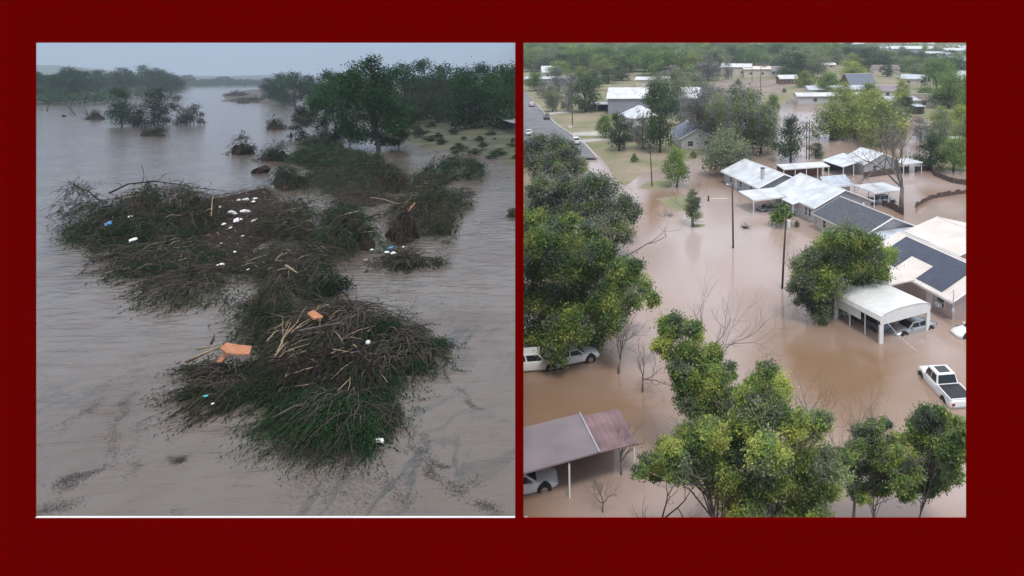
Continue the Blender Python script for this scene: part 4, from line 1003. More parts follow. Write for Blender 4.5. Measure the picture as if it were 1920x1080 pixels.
strip('dirt_field', [(1335, 164), (1350, 152), (1440, 150), (1475, 158), (1470, 180), (1400, 184)], .50, 'dirt')

R = math.radians
TH = R(23)
def frame_xy(C, th): 
    cx_, sx_ = math.cos(th), math.sin(th)
    return lambda u, v: (C[0] + u * cx_ - v * sx_, C[1] + u * sx_ + v * cx_)
def window_on(parent, side, u, zc, w, h, W_, D_, glass='glass', frame='white'):
    """window frame and pane on wall side f (y=0), l (x=0), r (x=W) of a W x D box"""
    fm, pm = MB(), MB(); t = .06; e = .05
    def put(mb, a0, a1, z0, z1, o0, o1):
        if side == 'f': mb.box(a0, a1, -o1, -o0, z0, z1)
        elif side == 'l': mb.box(-o1, -o0, a0, a1, z0, z1)
        elif side == 'r': mb.box(W_ + o0, W_ + o1, a0, a1, z0, z1)
    a0, a1, z0, z1 = u - w / 2, u + w / 2, zc - h / 2, zc + h / 2
    put(fm, a0 - t, a0, z0 - t, z1 + t, .003, e); put(fm, a1, a1 + t, z0 - t, z1 + t, .003, e)
    put(fm, a0, a1, z1, z1 + t, .003, e); put(fm, a0, a1, z0 - t, z0, .003, e); put(fm, a0, a1, zc - .02, zc + .02, .012, e - .01)
    put(pm, a0, a1, z0, z1, .004, .012)
    f = fm.build('window', frame, parent); pm.build('pane', glass, f)
def door_on(parent, side, u, w, h, W_, D_, mat='white', z0=0):
    mb, hb = MB(), MB()
    if side == 'f': mb.box(u - w/2, u + w/2, -.05, -.003, z0 - .5, h); hb.box(u + w/2 - .14, u + w/2 - .08, -.09, -.05, 1, 1.06)
    elif side == 'l': mb.box(-.05, -.003, u - w/2, u + w/2, z0 - .5, h); hb.box(-.09, -.05, u + w/2 - .14, u + w/2 - .08, 1, 1.06)
    d = mb.build('door', mat, parent); hb.build('handle', 'chrome', d)
def gable_house(name, label, C, W_, D_, wh, rh, wall, roof, th=TH, ridge='d', ov=.4, cat='house', wins=(), doors=(), z=0, group=None, rt=.14, hip=0, trim='white', chim=None):
    """near-left corner C; x runs right-away, y runs left-away; ridge along depth d or width w"""
    t = thing(name, label, cat, (C[0], C[1], z), th, group)
    mb = MB().box(0, W_, 0, D_, -1.0, wh)
    if ridge == 'd':
        if not hip:
            for y0, y1 in ((.01, .02), (D_ - .02, D_ - .01)):
                mb.loft([[(0, y0, wh), (W_, y0, wh), (W_ / 2, y0, wh + rh)], [(0, y1, wh), (W_, y1, wh), (W_ / 2, y1, wh + rh)]])
        s = rh / (W_ / 2); e = wh - ov * s
        pr = [(-ov, e), (W_ / 2, wh + rh), (W_ + ov, e)]
        y0, y1 = -ov, D_ + ov; h0, h1 = y0 + hip, y1 - hip
        rf = MB()
        rf.slab([(pr[0][0], y0, pr[0][1] + rt), (pr[1][0] , h0, pr[1][1] + rt), (pr[1][0], h1, pr[1][1] + rt), (pr[0][0], y1, pr[0][1] + rt)], rt)
        rf.slab([(pr[1][0] , h0, pr[1][1] + rt), (pr[2][0], y0, pr[2][1] + rt), (pr[2][0], y1, pr[2][1] + rt), (pr[1][0] , h1, pr[1][1] + rt)], rt)
        if hip:
            rf.slab([(pr[0][0], y0, pr[0][1] + rt), (pr[2][0], y0, pr[2][1] + rt), (pr[1][0], h0, pr[1][1] + rt)], rt)
            rf.slab([(pr[0][0], y1, pr[0][1] + rt), (pr[2][0], y1, pr[2][1] + rt), (pr[1][0], h1, pr[1][1] + rt)], rt)
        cap = MB().tube([(W_ / 2, h0, wh + rh + rt + .02), (W_ / 2, h1, wh + rh + rt + .02)], .07, 6)
        tr = MB()
        if not hip:
            for yy in (y0 - .03, y1):
                tr.tube([(pr[0][0], yy, pr[0][1] + rt * .4), (pr[1][0], yy, pr[1][1] + rt * .4), (pr[2][0], yy, pr[2][1] + rt * .4)], .10, 4)
        tr.box(-ov - .05, -ov - .01, y0, y1, e - .08, e + .10); tr.box(W_ + ov + .01, W_ + ov + .05, y0, y1, e - .08, e + .10)
    else:
        for x0, x1 in ((.01, .02), (W_ - .02, W_ - .01)):
            mb.loft([[(x0, 0, wh), (x0, D_, wh), (x0, D_ / 2, wh + rh)], [(x1, 0, wh), (x1, D_, wh), (x1, D_ / 2, wh + rh)]])
        s = rh / (D_ / 2); e = wh - ov * s; x0, x1 = -ov, W_ + ov; h0, h1 = x0 + hip, x1 - hip
        rf = MB()
        rf.slab([(x0, -ov, e + rt), (x1, -ov, e + rt), (h1, D_ / 2, wh + rh + rt), (h0, D_ / 2, wh + rh + rt)], rt)
        rf.slab([(h0, D_ / 2, wh + rh + rt), (h1, D_ / 2, wh + rh + rt), (x1, D_ + ov, e + rt), (x0, D_ + ov, e + rt)], rt)
        if hip:
            rf.slab([(x0, -ov, e + rt), (h0, D_ / 2, wh + rh + rt), (x0, D_ + ov, e + rt)], rt); rf.slab([(x1, -ov, e + rt), (x1, D_ + ov, e + rt), (h1, D_ / 2, wh + rh + rt)], rt)
        cap = MB().tube([(h0, D_ / 2, wh + rh + rt + .02), (h1, D_ / 2, wh + rh + rt + .02)], .07, 6)
        tr = MB(); tr.box(x0, x1, -ov - .05, -ov - .01, e - .08, e + .10)
    mb.build('wall', wall, t)
    ro = rf.build('roof', roof, t); cap.build('ridge_cap', trim, ro); tr.build('fascia', trim, t)
    if chim:
        MB().box(chim[0] - .25, chim[0] + .25, chim[1] - .25, chim[1] + .25, wh + .2, wh + rh + .9).build('chimney', 'sidingw', ro)
        MB().box(chim[0] - .31, chim[0] + .31, chim[1] - .31, chim[1] + .31, wh + rh + .903, wh + rh + 1.0).build('vent_cap', 'dark', ro)
    for w in wins: window_on(t, *w, W_, D_)
    for d in doors: door_on(t, *d[:4], W_, D_, *(d[4:] or ()))
    return t
def flat_canopy(name, label, C, W_, D_, h, roof, th=TH, slope=.08, posts=(2, 2), z=0, rt=.12, cat='carport', pr=.06, pm='white', group=None, back=None):
    t = thing(name, label, cat, (C[0], C[1], z), th, group)
    MB().slab([(0, 0, h), (W_, 0, h), (W_, D_, h + slope * D_), (0, D_, h + slope * D_)], rt).build('roof', roof, t)
    MB().box(-.03, W_ + .03, -.05, -.005, h - .2, h + .03).build('fascia', 'white', t)
    for i in range(posts[0]):
        for j in range(posts[1]):
            u = .15 + (W_ - .3) * (i / max(1, posts[0] - 1)); v = .15 + (D_ - .3) * (j / max(1, posts[1] - 1))
            MB().box(u - pr, u + pr, v - pr, v + pr, -1, h + slope * v - rt - .003).build('post', pm, t)
    if back:
        MB().box(.05, W_ - .05, D_ - .12, D_ - .03, -1, h + slope * D_ - rt - .02).build('back_wall', back, t)
    return t

# ---------- the row of flooded houses
BEFORE = set(o.name for o in COL.objects)
f = frame_xy((0, 0), TH)
h1 = gable_house('house', 'white metal roofed house at the far left end of the flooded row, with a chimney', (8.2, 113.5), 8.6, 14, 2.2, 1.7, 'sidingb', 'roofwhite', ov=.5, wins=[('l', 3, 1.2, .9, 1.0), ('l', 7, 1.2, .9, 1.0), ('l', 11, 1.2, .9, 1.0)], doors=[('l', 9, .9, 1.9)], chim=(1.6, 2.0))
flat_canopy('carport', 'flat white carport on thin posts over a dark car, beside the street', (6.6, 104.6), 6.4, 5.2, 2.25, 'roofwhite', slope=.05, posts=(2, 2), cat='carport')
h2 = gable_house('house', 'pale grey roofed white house in the middle of the flooded row, green bush before it', (15.2, 99.8), 9.6, 12, 2.45, 2.0, 'sidingw', 'roofwhite', ov=.45, wins=[('l', 1.4, 1.25, .55, 1.2), ('l', 2.4, 1.25, .55, 1.2), ('l', 7.6, 1.25, .8, 1.0), ('f', 5, 1.3, .9, 1.0), ('f', 8, 1.3, .9, 1.0)], doors=[('l', 5.2, .95, 2.0, 'roofgrey')], )
MB().slab([(-1.6, 3.6, 2.15), (-.45, 3.6, 2.42), (-.45, 7.0, 2.42), (-1.6, 7.0, 2.15)], .1).build('porch_roof', 'roofwhite', h2)
for v in (3.7, 6.9): MB().box(-1.55, -1.45, v - .05, v + .05, -1, 2.05).build('post', 'white', h2)
gable_house('shed', 'small pale gabled roof tucked behind the middle house', (19.6, 114), 4.2, 4, 2.2, 1.0, 'sidingw', 'roofgrey', cat='shed', ridge='w')
f3 = frame_xy((25.2, 131), TH)
h3 = gable_house('outbuilding', 'white roofed outbuilding with an open bay and one small window, behind the row', f3(4.8, 0), 8.2, 6.5, 2.2, 1.7, 'sidingw', 'roofwhite', cat='outbuilding', wins=[('f', 2.4, 1.2, .8, .9)])
c3 = thing('carport', 'open bay with thin white posts joined to the left of the white outbuilding', 'carport', (*f3(-.2, 0), 0), TH)
MB().slab([(-.1, -.5, 2.1), (4.95, -.5, 3.2), (4.95, 7, 3.2), (-.1, 7, 2.1)], .12).build('roof', 'roofwhite', c3)
MB().box(.1, 4.8, 6.2, 6.3, -1, 2.0).build('back_wall', 'dark', c3)
for u in (.1, 2.4): MB().box(u, u + .12, -.3, -.18, -1, 2.0 + u * .2).build('post', 'white', c3)
flat_canopy('canopy', 'long low white lean-to canopy running behind the two left houses', frame_xy((13.6, 127.5), R(18))(0, 0), 9.5, 3.2, 2.3, 'roofwhitex', th=R(18), posts=(5, 1), cat='canopy', back='brick')
flat_canopy('carport', 'small square white canopy with a pickup under it behind the middle house', (25.8, 108.6), 5.8, 5.6, 2.35, 'roofwhitex', posts=(3, 2), slope=.02)
flat_canopy('carport', 'tiny white flat roof partly behind the bare tree', (37.2, 133), 4.6, 4.2, 2.2, 'roofwhitex', posts=(2, 2), slope=.02)
h4 = gable_house('house', 'dark grey shingle roofed house behind the bushy green tree', (19.4, 87.2), 8.2, 11, 2.25, 1.7, 'sidingw', 'roofdark', ov=.5, wins=[('l', 9.0, 1.15, .8, .9), ('l', 5, 1.15, .8, .9), ('f', 4, 1.2, .9, .9)])
MB().box(4.9, 5.1, 7, 7.2, 3.6, 4.1).build('vent_pipe', 'white', h4)
pr = thing('annex', 'low pale metal roofed annex in front of the dark shingle house', 'annex', (*frame_xy((22.0, 84.2), TH)(0, 0), 0), TH)
MB().slab([(0, -.4, 2.0), (7.6, -.4, 2.0), (7.6, 3.4, 2.5), (0, 3.4, 2.5)], .12).build('roof', 'roofgrey', pr)
MB().box(.4, 7.2, 0, 3.3, -1, 1.86).build('wall', 'sidingw', pr)
window_on(pr, 'f', 2.2, 1.1, .9, .8, 7.2, 3); window_on(pr, 'f', 4.4, 1.1, .6, .6, 7.2, 3)
MB().box(7.4, 7.5, -.3, -.2, -1, 1.86).build('post', 'white', pr)
# dark gate between the middle house and the dark roofed house
gp = frame_xy((15.6, 99.2), TH)
g_ = thing('gate', 'dark brown board gate between the middle house and the dark roofed house', 'gate', (*gp(.2, -.3), 0), R(-65))
MB().box(0, 2.6, -.05, .05, -1, 1.75).build('board_panel', 'woodfence', g_); MB().box(-.1, -.003, -.07, .07, -1, 1.9).build('post', 'pole', g_)
# salmon house with dark panels
h5 = gable_house('house', 'cream roofed pink house with dark panels on its street slope, by the near right edge', (23.4, 66.6), 8.4, 13.5, 2.35, 1.9, 'sidingp', 'roofcream', ov=.7, th=R(21), wins=[('l', 1.7, 1.2, 1.0, 1.0), ('l', 8, 1.2, .8, .9), ('f', 3, 1.3, 1.2, 1.0)], doors=[('l', 3.4, .9, 1.9)])
s5 = 1.9 / 4.2
def h5p(u, v, o=.17): return (u, v, 2.35 + u * s5 + o)
pnl = MB(); 
pnl.slab([h5p(.6, 2.4, .2), h5p(3.9, 2.4, .2), h5p(3.9, 12.2, .2), h5p(2.4, 12.2, .2), h5p(2.4, 12.2, .2)], .03) if 0 else None
pnl.slab([h5p(-.3, 1.2, .2), h5p(3.85, 1.2, .2), h5p(3.85, 5.2, .2), h5p(-.3, 5.2, .2)], .03)
pnl.slab([h5p(1.9, 5.203, .2), h5p(3.85, 5.203, .2), h5p(3.85, 12.4, .2), h5p(1.9, 12.4, .2)], .03)
pnl.slab([h5p(-.3, 8.8, .2), h5p(1.897, 8.8, .2), h5p(1.897, 12.4, .2), h5p(-.3, 12.4, .2)], .03)
pn = pnl.build('roof_panel', 'solar', h5); pn['label'] = 'dark U shaped panel field on the street slope'
po = thing('porch', 'flat cream porch roof on the street side of the pink house', 'porch', (*frame_xy((23.4, 66.6), R(21))(0, 0), 0), R(21))
MB().slab([(-3.9, 4.6, 2.4), (-.95, 4.6, 2.55), (-.95, 8.6, 2.55), (-3.9, 8.6, 2.4)], .14).build('roof', 'roofcream', po)
for v in (4.8, 8.4): MB().box(-3.8, -3.68, v - .06, v + .06, -1, 2.25).build('post', 'white', po)
ac = thing('air_conditioner', 'white window air conditioner on the pink house wall', 'air conditioner', (*frame_xy((23.4, 66.6), R(21))(-.05, 1.7), 0), R(21))
MB().box(-.45, -.05, -.33, .33, .78, 1.15).build('casing', 'white', ac, bevel=.03); MB().box(-.47, -.452, -.25, .25, .84, 1.09).build('grille', 'roofgrey', ac)
h6 = gable_house('house', 'second cream roof behind the pink house at the right edge', frame_xy((28.5, 79), R(21))(0, 0), 9, 9, 2.5, 1.2, 'sidingp', 'roofcream', th=R(21), ov=.5)
mp_ = thing('meter_pole', 'thin grey meter pole standing by the pink house corner', 'pole', (23.1, 65.6, 0))
MB().tube([(0, 0, -1), (0, 0, 3.4)], .045, 6).build('pipe', 'roofgrey', mp_); MB().box(-.12, .12, -.08, .08, 1.2, 1.6).build('meter_box', 'roofgrey', mp_)
# arched metal carport nearest
cp = thing('carport', 'large white arched metal carport over a silver car, nearest the truck', 'carport', (15.2, 61.6, 0), R(29))
cw, cd, ch = 6.0, 6.2, 2.15
prof = []
for i in range(13):
    t = i / 12; a = math.pi * (1 - t)
    prof.append((cw / 2 + math.cos(a) * (cw / 2 + .12), ch + .80 * math.sin(a) ** .55))
rf = MB()
for i in range(12):
    (a, b), (c, d) = prof[i], prof[i + 1]
    rf.slab([(a, -.15, b), (c, -.15, d), (c, cd + .15, d), (a, cd + .15, b)], .06)
rf.build('roof', 'white', cp)
gb = MB()
for y0 in (-.10, cd + .02):
    k = [(p[0], p[1] - .065) for p in prof]
    n0 = len(gb.v)
    lower = [(p[0], ch - .28 + .0 * p[1]) for p in k]
    gb.loft([[(a, y0, b) for a, b in k] + [(cw, y0, ch - .42), (0, y0, ch - .42)], [(a, y0 + .05, b) for a, b in k] + [(cw, y0 + .05, ch - .42), (0, y0 + .05, ch - .42)]])
gb.build('gable_panel', 'white', cp)
MB().box(.0, .05, 2.6, cd, ch - .9, ch - .05).build('side_panel', 'white', cp); MB().box(cw - .05, cw, 0, cd, ch - .55, ch - .05).build('side_panel', 'white', cp)
for u in (.12, cw - .12):
    for v in (0, cd):
        MB().box(u - .22, u + .22, v - .08, v + .08, -1, ch - .422).build('post', 'white', cp)
    for v in (2.1, 4.2): MB().box(u - .04, u + .04, v - .04, v + .04, -1, ch - .02).build('post', 'white', cp)
for o in COL.objects:
    if o.name not in BEFORE and o.parent is None: o.location.y -= 1.7
# bottom left long metal roof
BL = (-17.4, 34.8)
bl = thing('shed', 'long purple-grey metal roofed shelter with a rusty end bay at the bottom left', 'shed', (*BL, 0), R(26.5))
wl = 15.4; 
MB().slab([(-2, 0, 2.5), (11.95, 0, 2.5), (11.95, 4.2, 2.75), (-2, 4.2, 2.75)], .1).build('roof', 'roofpurple', bl)
MB().slab([(12.05, .1, 2.4), (14.6, .1, 2.25), (14.6, 4.0, 2.5), (12.05, 4.0, 2.65)], .08).build('rusty_end_roof', 'roofrust', bl)
MB().tube([(12.0, -.05, 2.53), (12.0, 4.25, 2.78)], .06, 5).build('ridge_cap', 'roofgrey', bl)
for u in (10.2, 14.3): MB().box(u - .05, u + .05, .15, .25, -1, 2.2).build('post', 'white', bl)
MB().box(-2, 14.2, 3.8, 3.9, -1, 2.3).build('back_wall', 'brick', bl)
cw_ = gable_house('shed', 'corner of a small pink walled shed at the bottom left edge', (-9.9, 34.2), 1.0, 1.6, 1.1, .2, 'sidingp', 'roofcream', th=R(20), ov=.05, cat='shed')

# ---------- upper left buildings
gable_house('warehouse', 'long white roofed building with lilac grey walls beyond the lawn', gr(1140, 217), 30, 16, 5.4, 2.6, 'wallgrey', 'roofwhitex', th=R(3), ridge='w', ov=.5, cat='building', z=.3)
gable_house('shop', 'small white roofed box building right behind the long white roof', gr(1192, 165), 16, 9, 3.6, 1.0, 'wallcream', 'roofwhitex', th=R(0), ridge='w', cat='building', z=.3)
flat_canopy('carport', 'little white carport left of the long lilac grey building', gr(1118, 212), 4.8, 5, 2.6, 'roofwhitex', th=R(5), z=.4, slope=.03, back='dark')
flat_canopy('carport', 'leftmost little white carport over a red car beyond the lawn', gr(1093, 210), 4.2, 5, 2.4, 'roofwhitex', th=R(-10), z=.4, slope=.03, back='dark')
gable_house('house', 'bright white hip roof between the two dark trees', gr(1186, 243), 9, 9, 3.0, 2.6, 'sidingw', 'roofwhite', th=R(30), hip=3.5, z=.3)
gable_house('house', 'blue grey roofed house with a white gable end facing the flood', gr(1277, 283), 7.6, 14, 2.7, 2.1, 'sidingw', 'roofblue', th=R(12), z=.2, wins=[('f', 2.2, 1.4, 1.2, 1.1), ('f', 5.8, 1.4, .8, 1.1)])
# ---------- far houses (pixel foot of near corner, width m, depth m, heights, colours)
FAR = [
 (1018,150,10,9,4,3,'sidingw','roofwhite',20,'white gabled house half hidden in the far upper left trees'),
 (1352,146,17,12,6,1.5,'wallcream','roofwhitex',-8,'cream boxy building left of the round brown tree'),
 (1395,147,15,10,5,1.2,'wallcream','roofcream',0,'cream building right of the first cream block'),
 (1440,143,13,9,3.0,2.2,'roofgrey','roofpurple',5,'grey roofed house beyond the dirt field'),
 (1463,160,9,9,3.0,1.4,'brick','roofwhitex',8,'brick house with a pale roof beyond the dirt field'),
 (1496,196,26,8,2.8,.8,'sidingw','roofwhitex',4,'longest low white building right of the red car'),
 (1517,183,24,9,3,1.0,'sidingw','roofgrey',6,'pale grey low roof just behind the longest white building'),
 (1595,172,12,12,3,4.2,'brick','roofblue',12,'steep dark blue pyramid roof beyond the light green trees'),
 (1650,185,13,9,3,1.6,'sidingw','roofpurple',10,'lilac roofed house left of the round yellow-green tree'),
 (1668,205,12,8,2.6,1.0,'sidingw','roofgrey',18,'pale grey roof under the lilac roofed house'),
 (1712,202,15,10,2.8,1.4,'wallcream','roofbrown',-14,'grey brown roofed house at the head of the flooded lane'),
 (1690,160,14,9,3.2,1.6,'wallcream','roofgrey',-20,'cream house right of the far dark trees'),
 (1638,140,16,9,3.4,1.8,'wallcream','roofbrown',0,'brown roofed house in the far right neighbourhood'),
 (1672,102,46,18,6,2.5,'wallgrey','roofwhitex',-4,'wide white roofed hall near the top right'),
 (1775,104,34,16,5,2,'wallgrey','roofwhitex',12,'white roof farthest right at the top'),
 (1728,112,28,14,4,3,'wallcream','roofwhite',-25,'bright gabled roof below the wide hall'),
 (1790,124,20,14,4,2.5,'wallcream','roofgrey',14,'grey roof below the farthest white roof'),
 (1770,138,18,12,3.2,1.8,'wallcream','roofgrey',-10,'pale house above the dark pointed tree at right'),
 (1801,168,9,9,4.2,1.4,'wallsalmon','roofwhite',8,'salmon pink house at the right edge'),
 (1795,142,9,7,3,1,'wallcream','roofcream',5,'cream roof just above the salmon pink house'),
 (1372,97,26,12,4,1.5,'wallgrey','roofwhitex',-3,'small white roof in the far trees above the cream block'),
 (1575,90,40,16,5,2,'wallcream','roofwhitex',6,'pale roof at the top edge above the far trees'),
 (1250,122,14,9,3,1.6,'wallcream','roofwhite',15,'small white roof left of the far grey trees'),
 (1215,128,10,8,3,1.6,'wallcream','roofgrey',-10,'tiny pale roof above the shop'),
 (1540,129,10,8,2.6,1,'wallcream','roofcream',0,'tiny cream shed at the far edge of the clearing'),
 (1752,120,22,12,4,2.2,'wallcream','roofwhitex',-16,'white roof between the bright gabled roof and the farthest white one'),
 (1800,97,40,14,5,2,'wallgrey','roofwhitex',4,'long white roof on the skyline at the right edge'),
 (1706,131,14,9,3.4,1.8,'wallcream','roofwhitex',22,'small white roof below the bright gabled roof'),
 (1620,97,30,12,4,2,'wallcream','roofwhitex',-10,'pale roof left of the wide hall'),
 (1700,91,44,14,6,2,'wallcream','roofwhitex',8,'white roof on the skyline above the wide hall'),
 (1778,152,14,9,3.2,1.8,'wallcream','roofwhitex',-12,'white roof above left of the salmon pink house'),
 (1420,120,18,9,4,1.6,'wallcream','roofwhitex',12,'white roof in the trees above the cream buildings'),
 (1498,108,20,10,4,1.6,'wallcream','roofgrey',-8,'pale roof in the far top middle trees'),
 (985,160,22,8,3,.6,'wallgrey','roofgrey',0,'low pale grey wall like building at the far left edge'),
]
for (px, py, w, d, wh, rh, wl_, rf_, th, lab) in FAR:
    C = gr(px, py); s = rscale(py)
    gable_house('house' if 'house' in lab else 'building', lab, C, w, d, wh, rh, wl_, rf_, th=R(th), ridge='w', ov=.5, z=.3, cat='house' if 'house' in lab else 'building', wins=[('f', w * .25, wh * .5, 1.4, 1.2), ('f', w * .7, wh * .5, 1.4, 1.2)] if py > 120 else ())
# ---------- fences
def fence(label, pxs, h, mat='woodfence', name='fence', z0=-.9, th=.05, posts=True):
    P = [gr(*p) for p in pxs]; o = P[0]; t = thing(name, label, 'fence', (o[0], o[1], 0))
    mb = MB(); rr = random.Random(len(pxs))
    for (a, b), (c, d) in zip(P[:-1], P[1:]):
        L = math.hypot(c - a, d - b); n = max(2, int(L / (.32 if 'broken' not in label else .9)))
        ux, uy = (c - a) / L, (d - b) / L; nx, ny = -uy * th, ux * th
        for i in range(n):
            s0, s1 = L * i / n + .008, L * (i + 1) / n - .008; hh = h * (rr.uniform(.9, 1.04) if 'broken' not in label and 'collapsed' not in label else rr.uniform(.72, 1.12)); lean = rr.uniform(-.03, .03) * (1 if 'broken' not in label else 4)
            x0, y0, x1, y1 = a + ux*s0 - o[0], b + uy*s0 - o[1], a + ux*s1 - o[0], b + uy*s1 - o[1]
            mb.loft([[(x0, y0, z0), (x1, y1, z0), (x1+nx, y1+ny, z0), (x0+nx, y0+ny, z0)], [(x0+lean, y0, hh), (x1+lean, y1, hh), (x1+nx+lean, y1+ny, hh), (x0+nx+lean, y0+ny, hh)]])
    mb.build('board_panel', mat, t)
    if posts:
        for (a, b) in P: MB().box(a - o[0] - .06, a - o[0] + .06, b - o[1] + .06, b - o[1] + .18, z0, h + .08).build('post', 'pole', t)
    return t
fence('brown board fence running from the white outbuilding to the bare tree', [(1620, 334), (1650, 330), (1680, 326), (1704, 322)], 1.2)
fence('weathered fence curving right behind the muddy yard', [(1716, 322), (1745, 318), (1752, 330), (1785, 343), (1830, 350)], 1.0)
fence('broken brown fence sunk aslant in the muddy yard at the right edge', [(1716, 390), (1730, 381), (1748, 373), (1775, 368), (1800, 364), (1840, 362)], .8, z0=-.4, posts=False)
fence('collapsed board pile of fence between the dark roofed house and the bare tree', [(1655, 386), (1672, 392), (1694, 404)], 1.1)
fence('red brown sheet fence under the light green trees', [(1556, 262), (1575, 250), (1600, 246), (1640, 246)], 1.9)
fence('low white fence line at the right edge beyond the lane', [(1762, 268), (1778, 272), (1790, 284)], .9, 'white')
fence('low white rail fence at the far right edge', [(1778, 262), (1815, 262)], .9, 'white')
# fallen grey log under broken fence
# ---------- poles
def pole(label, px, py, h, lean=(0, 0), lamp=False, arm=True, r=.13, wires=None, name='utility_pole', tr=0):
    x, y = gr(px, py); z = gz(x, y); t = thing(name, label, 'pole' if not lamp else 'lamp pole', (x, y, z))
    top = (lean[0] * h, lean[1] * h, h)
    MB().tube([(0, 0, -1), (top[0]*.5, top[1]*.5, h*.5), top], [r, r * .85, r * .65], 8).build('shaft', 'pole', t, True)
    if arm:
        MB().box(top[0] - .9, top[0] + .9, top[1] - .05, top[1] + .05, h - .5, h - .38).build('crossarm', 'pole', t)
        for u in (-.75, 0, .75): MB().tube([(top[0] + u, top[1], h - .377), (top[0] + u, top[1], h - .22)], .04, 5).build('insulator', 'roofgrey', t)
    if lamp:
        a = MB().tube([(top[0], top[1], h - .3), (top[0] - .25, top[1] - .2, h - .05), (top[0] - .45, top[1] - .4, h)], .03, 5).build('lamp_arm', 'roofgrey', t)
        MB().loft([[(top[0]-.75, top[1]-.5, h+.02), (top[0]-.45, top[1]-.5, h+.02), (top[0]-.45, top[1]-.25, h+.02), (top[0]-.75, top[1]-.25, h+.02)], [(top[0]-.7, top[1]-.46, h+.14), (top[0]-.5, top[1]-.46, h+.14), (top[0]-.5, top[1]-.3, h+.14), (top[0]-.7, top[1]-.3, h+.14)]]).build('lamp_head', 'white', t)
    if tr: MB().tube([(top[0] + .28, top[1], h - 1.2), (top[0] + .28, top[1], h - .4)], .19, 10).build('transformer', 'white', t)
    return t
pole('lamp pole in mid street left of the carport house', 1375, 465, 8.3, (-.02, 0), lamp=True, arm=False)
pole('leaning dark pole with a pale transformer in front of the bushy green tree', 1466, 541, 7.9, (.05, 0), arm=False, tr=1)
pole('thin dark pole standing left of the small round street tree', 1223, 350, 7.6, (-.05, 0), arm=False, r=.11)
pole('dark pole on the lawn beside the dry street', 1074, 237, 9.0, (-.04, 0), arm=False)
pole('farther pole on the lawn left of the first', 1043, 210, 8.0, (-.03, 0), arm=False)
pole('distant pole at the far end of the lawn', 1029, 197, 7, (-.02, 0), arm=False)
pole('left one of the twin poles behind the canopy', 1512, 297, 8.2, (0, 0), arm=True, r=.11)
pole('right one of the twin poles behind the canopy', 1517, 299, 8.6, (0, 0), arm=False, r=.11)
pole('pale pole before the muddy pool', 1607, 272, 6.5, (0, 0), arm=False, r=.09)
pole('tall thin pole on the edge of the dirt field', 1426, 192, 13, (0, 0), arm=False, r=.14)
pole('thin pole in front of the cream building', 1410, 155, 11, (0, 0), arm=False, r=.14)
pole('short leaning post in the water beyond the cream roof', 1770, 438, 1.6, (.1, 0), arm=False, r=.06, name='post')
# reading board / sign posts
sg = thing('sign', 'small white sign post on the kerb above the parked white car', 'sign', (*gr(1069, 253), .4))
MB().tube([(0, 0, 0), (0, 0, 2)], .05, 5).build('post', 'white', sg); MB().box(-.45, .45, -.04, .04, 1.5, 2.1).build('plate', 'white', sg)
cb = MB(); A_ = Vector((*gr(1601, 568), 2.6)) ; A_ = Vector((15.3, 60.2, 2.5)); B_ = Vector((*gr(1722, 662), .05)); 
cb.tube([A_, A_.lerp(B_, .5) - Vector((0, 0, .25)), B_], .022, 4); tag(cb.build('cable', 'roofgrey'), 'thin fallen cable from the arched carport into the water', 'cable')
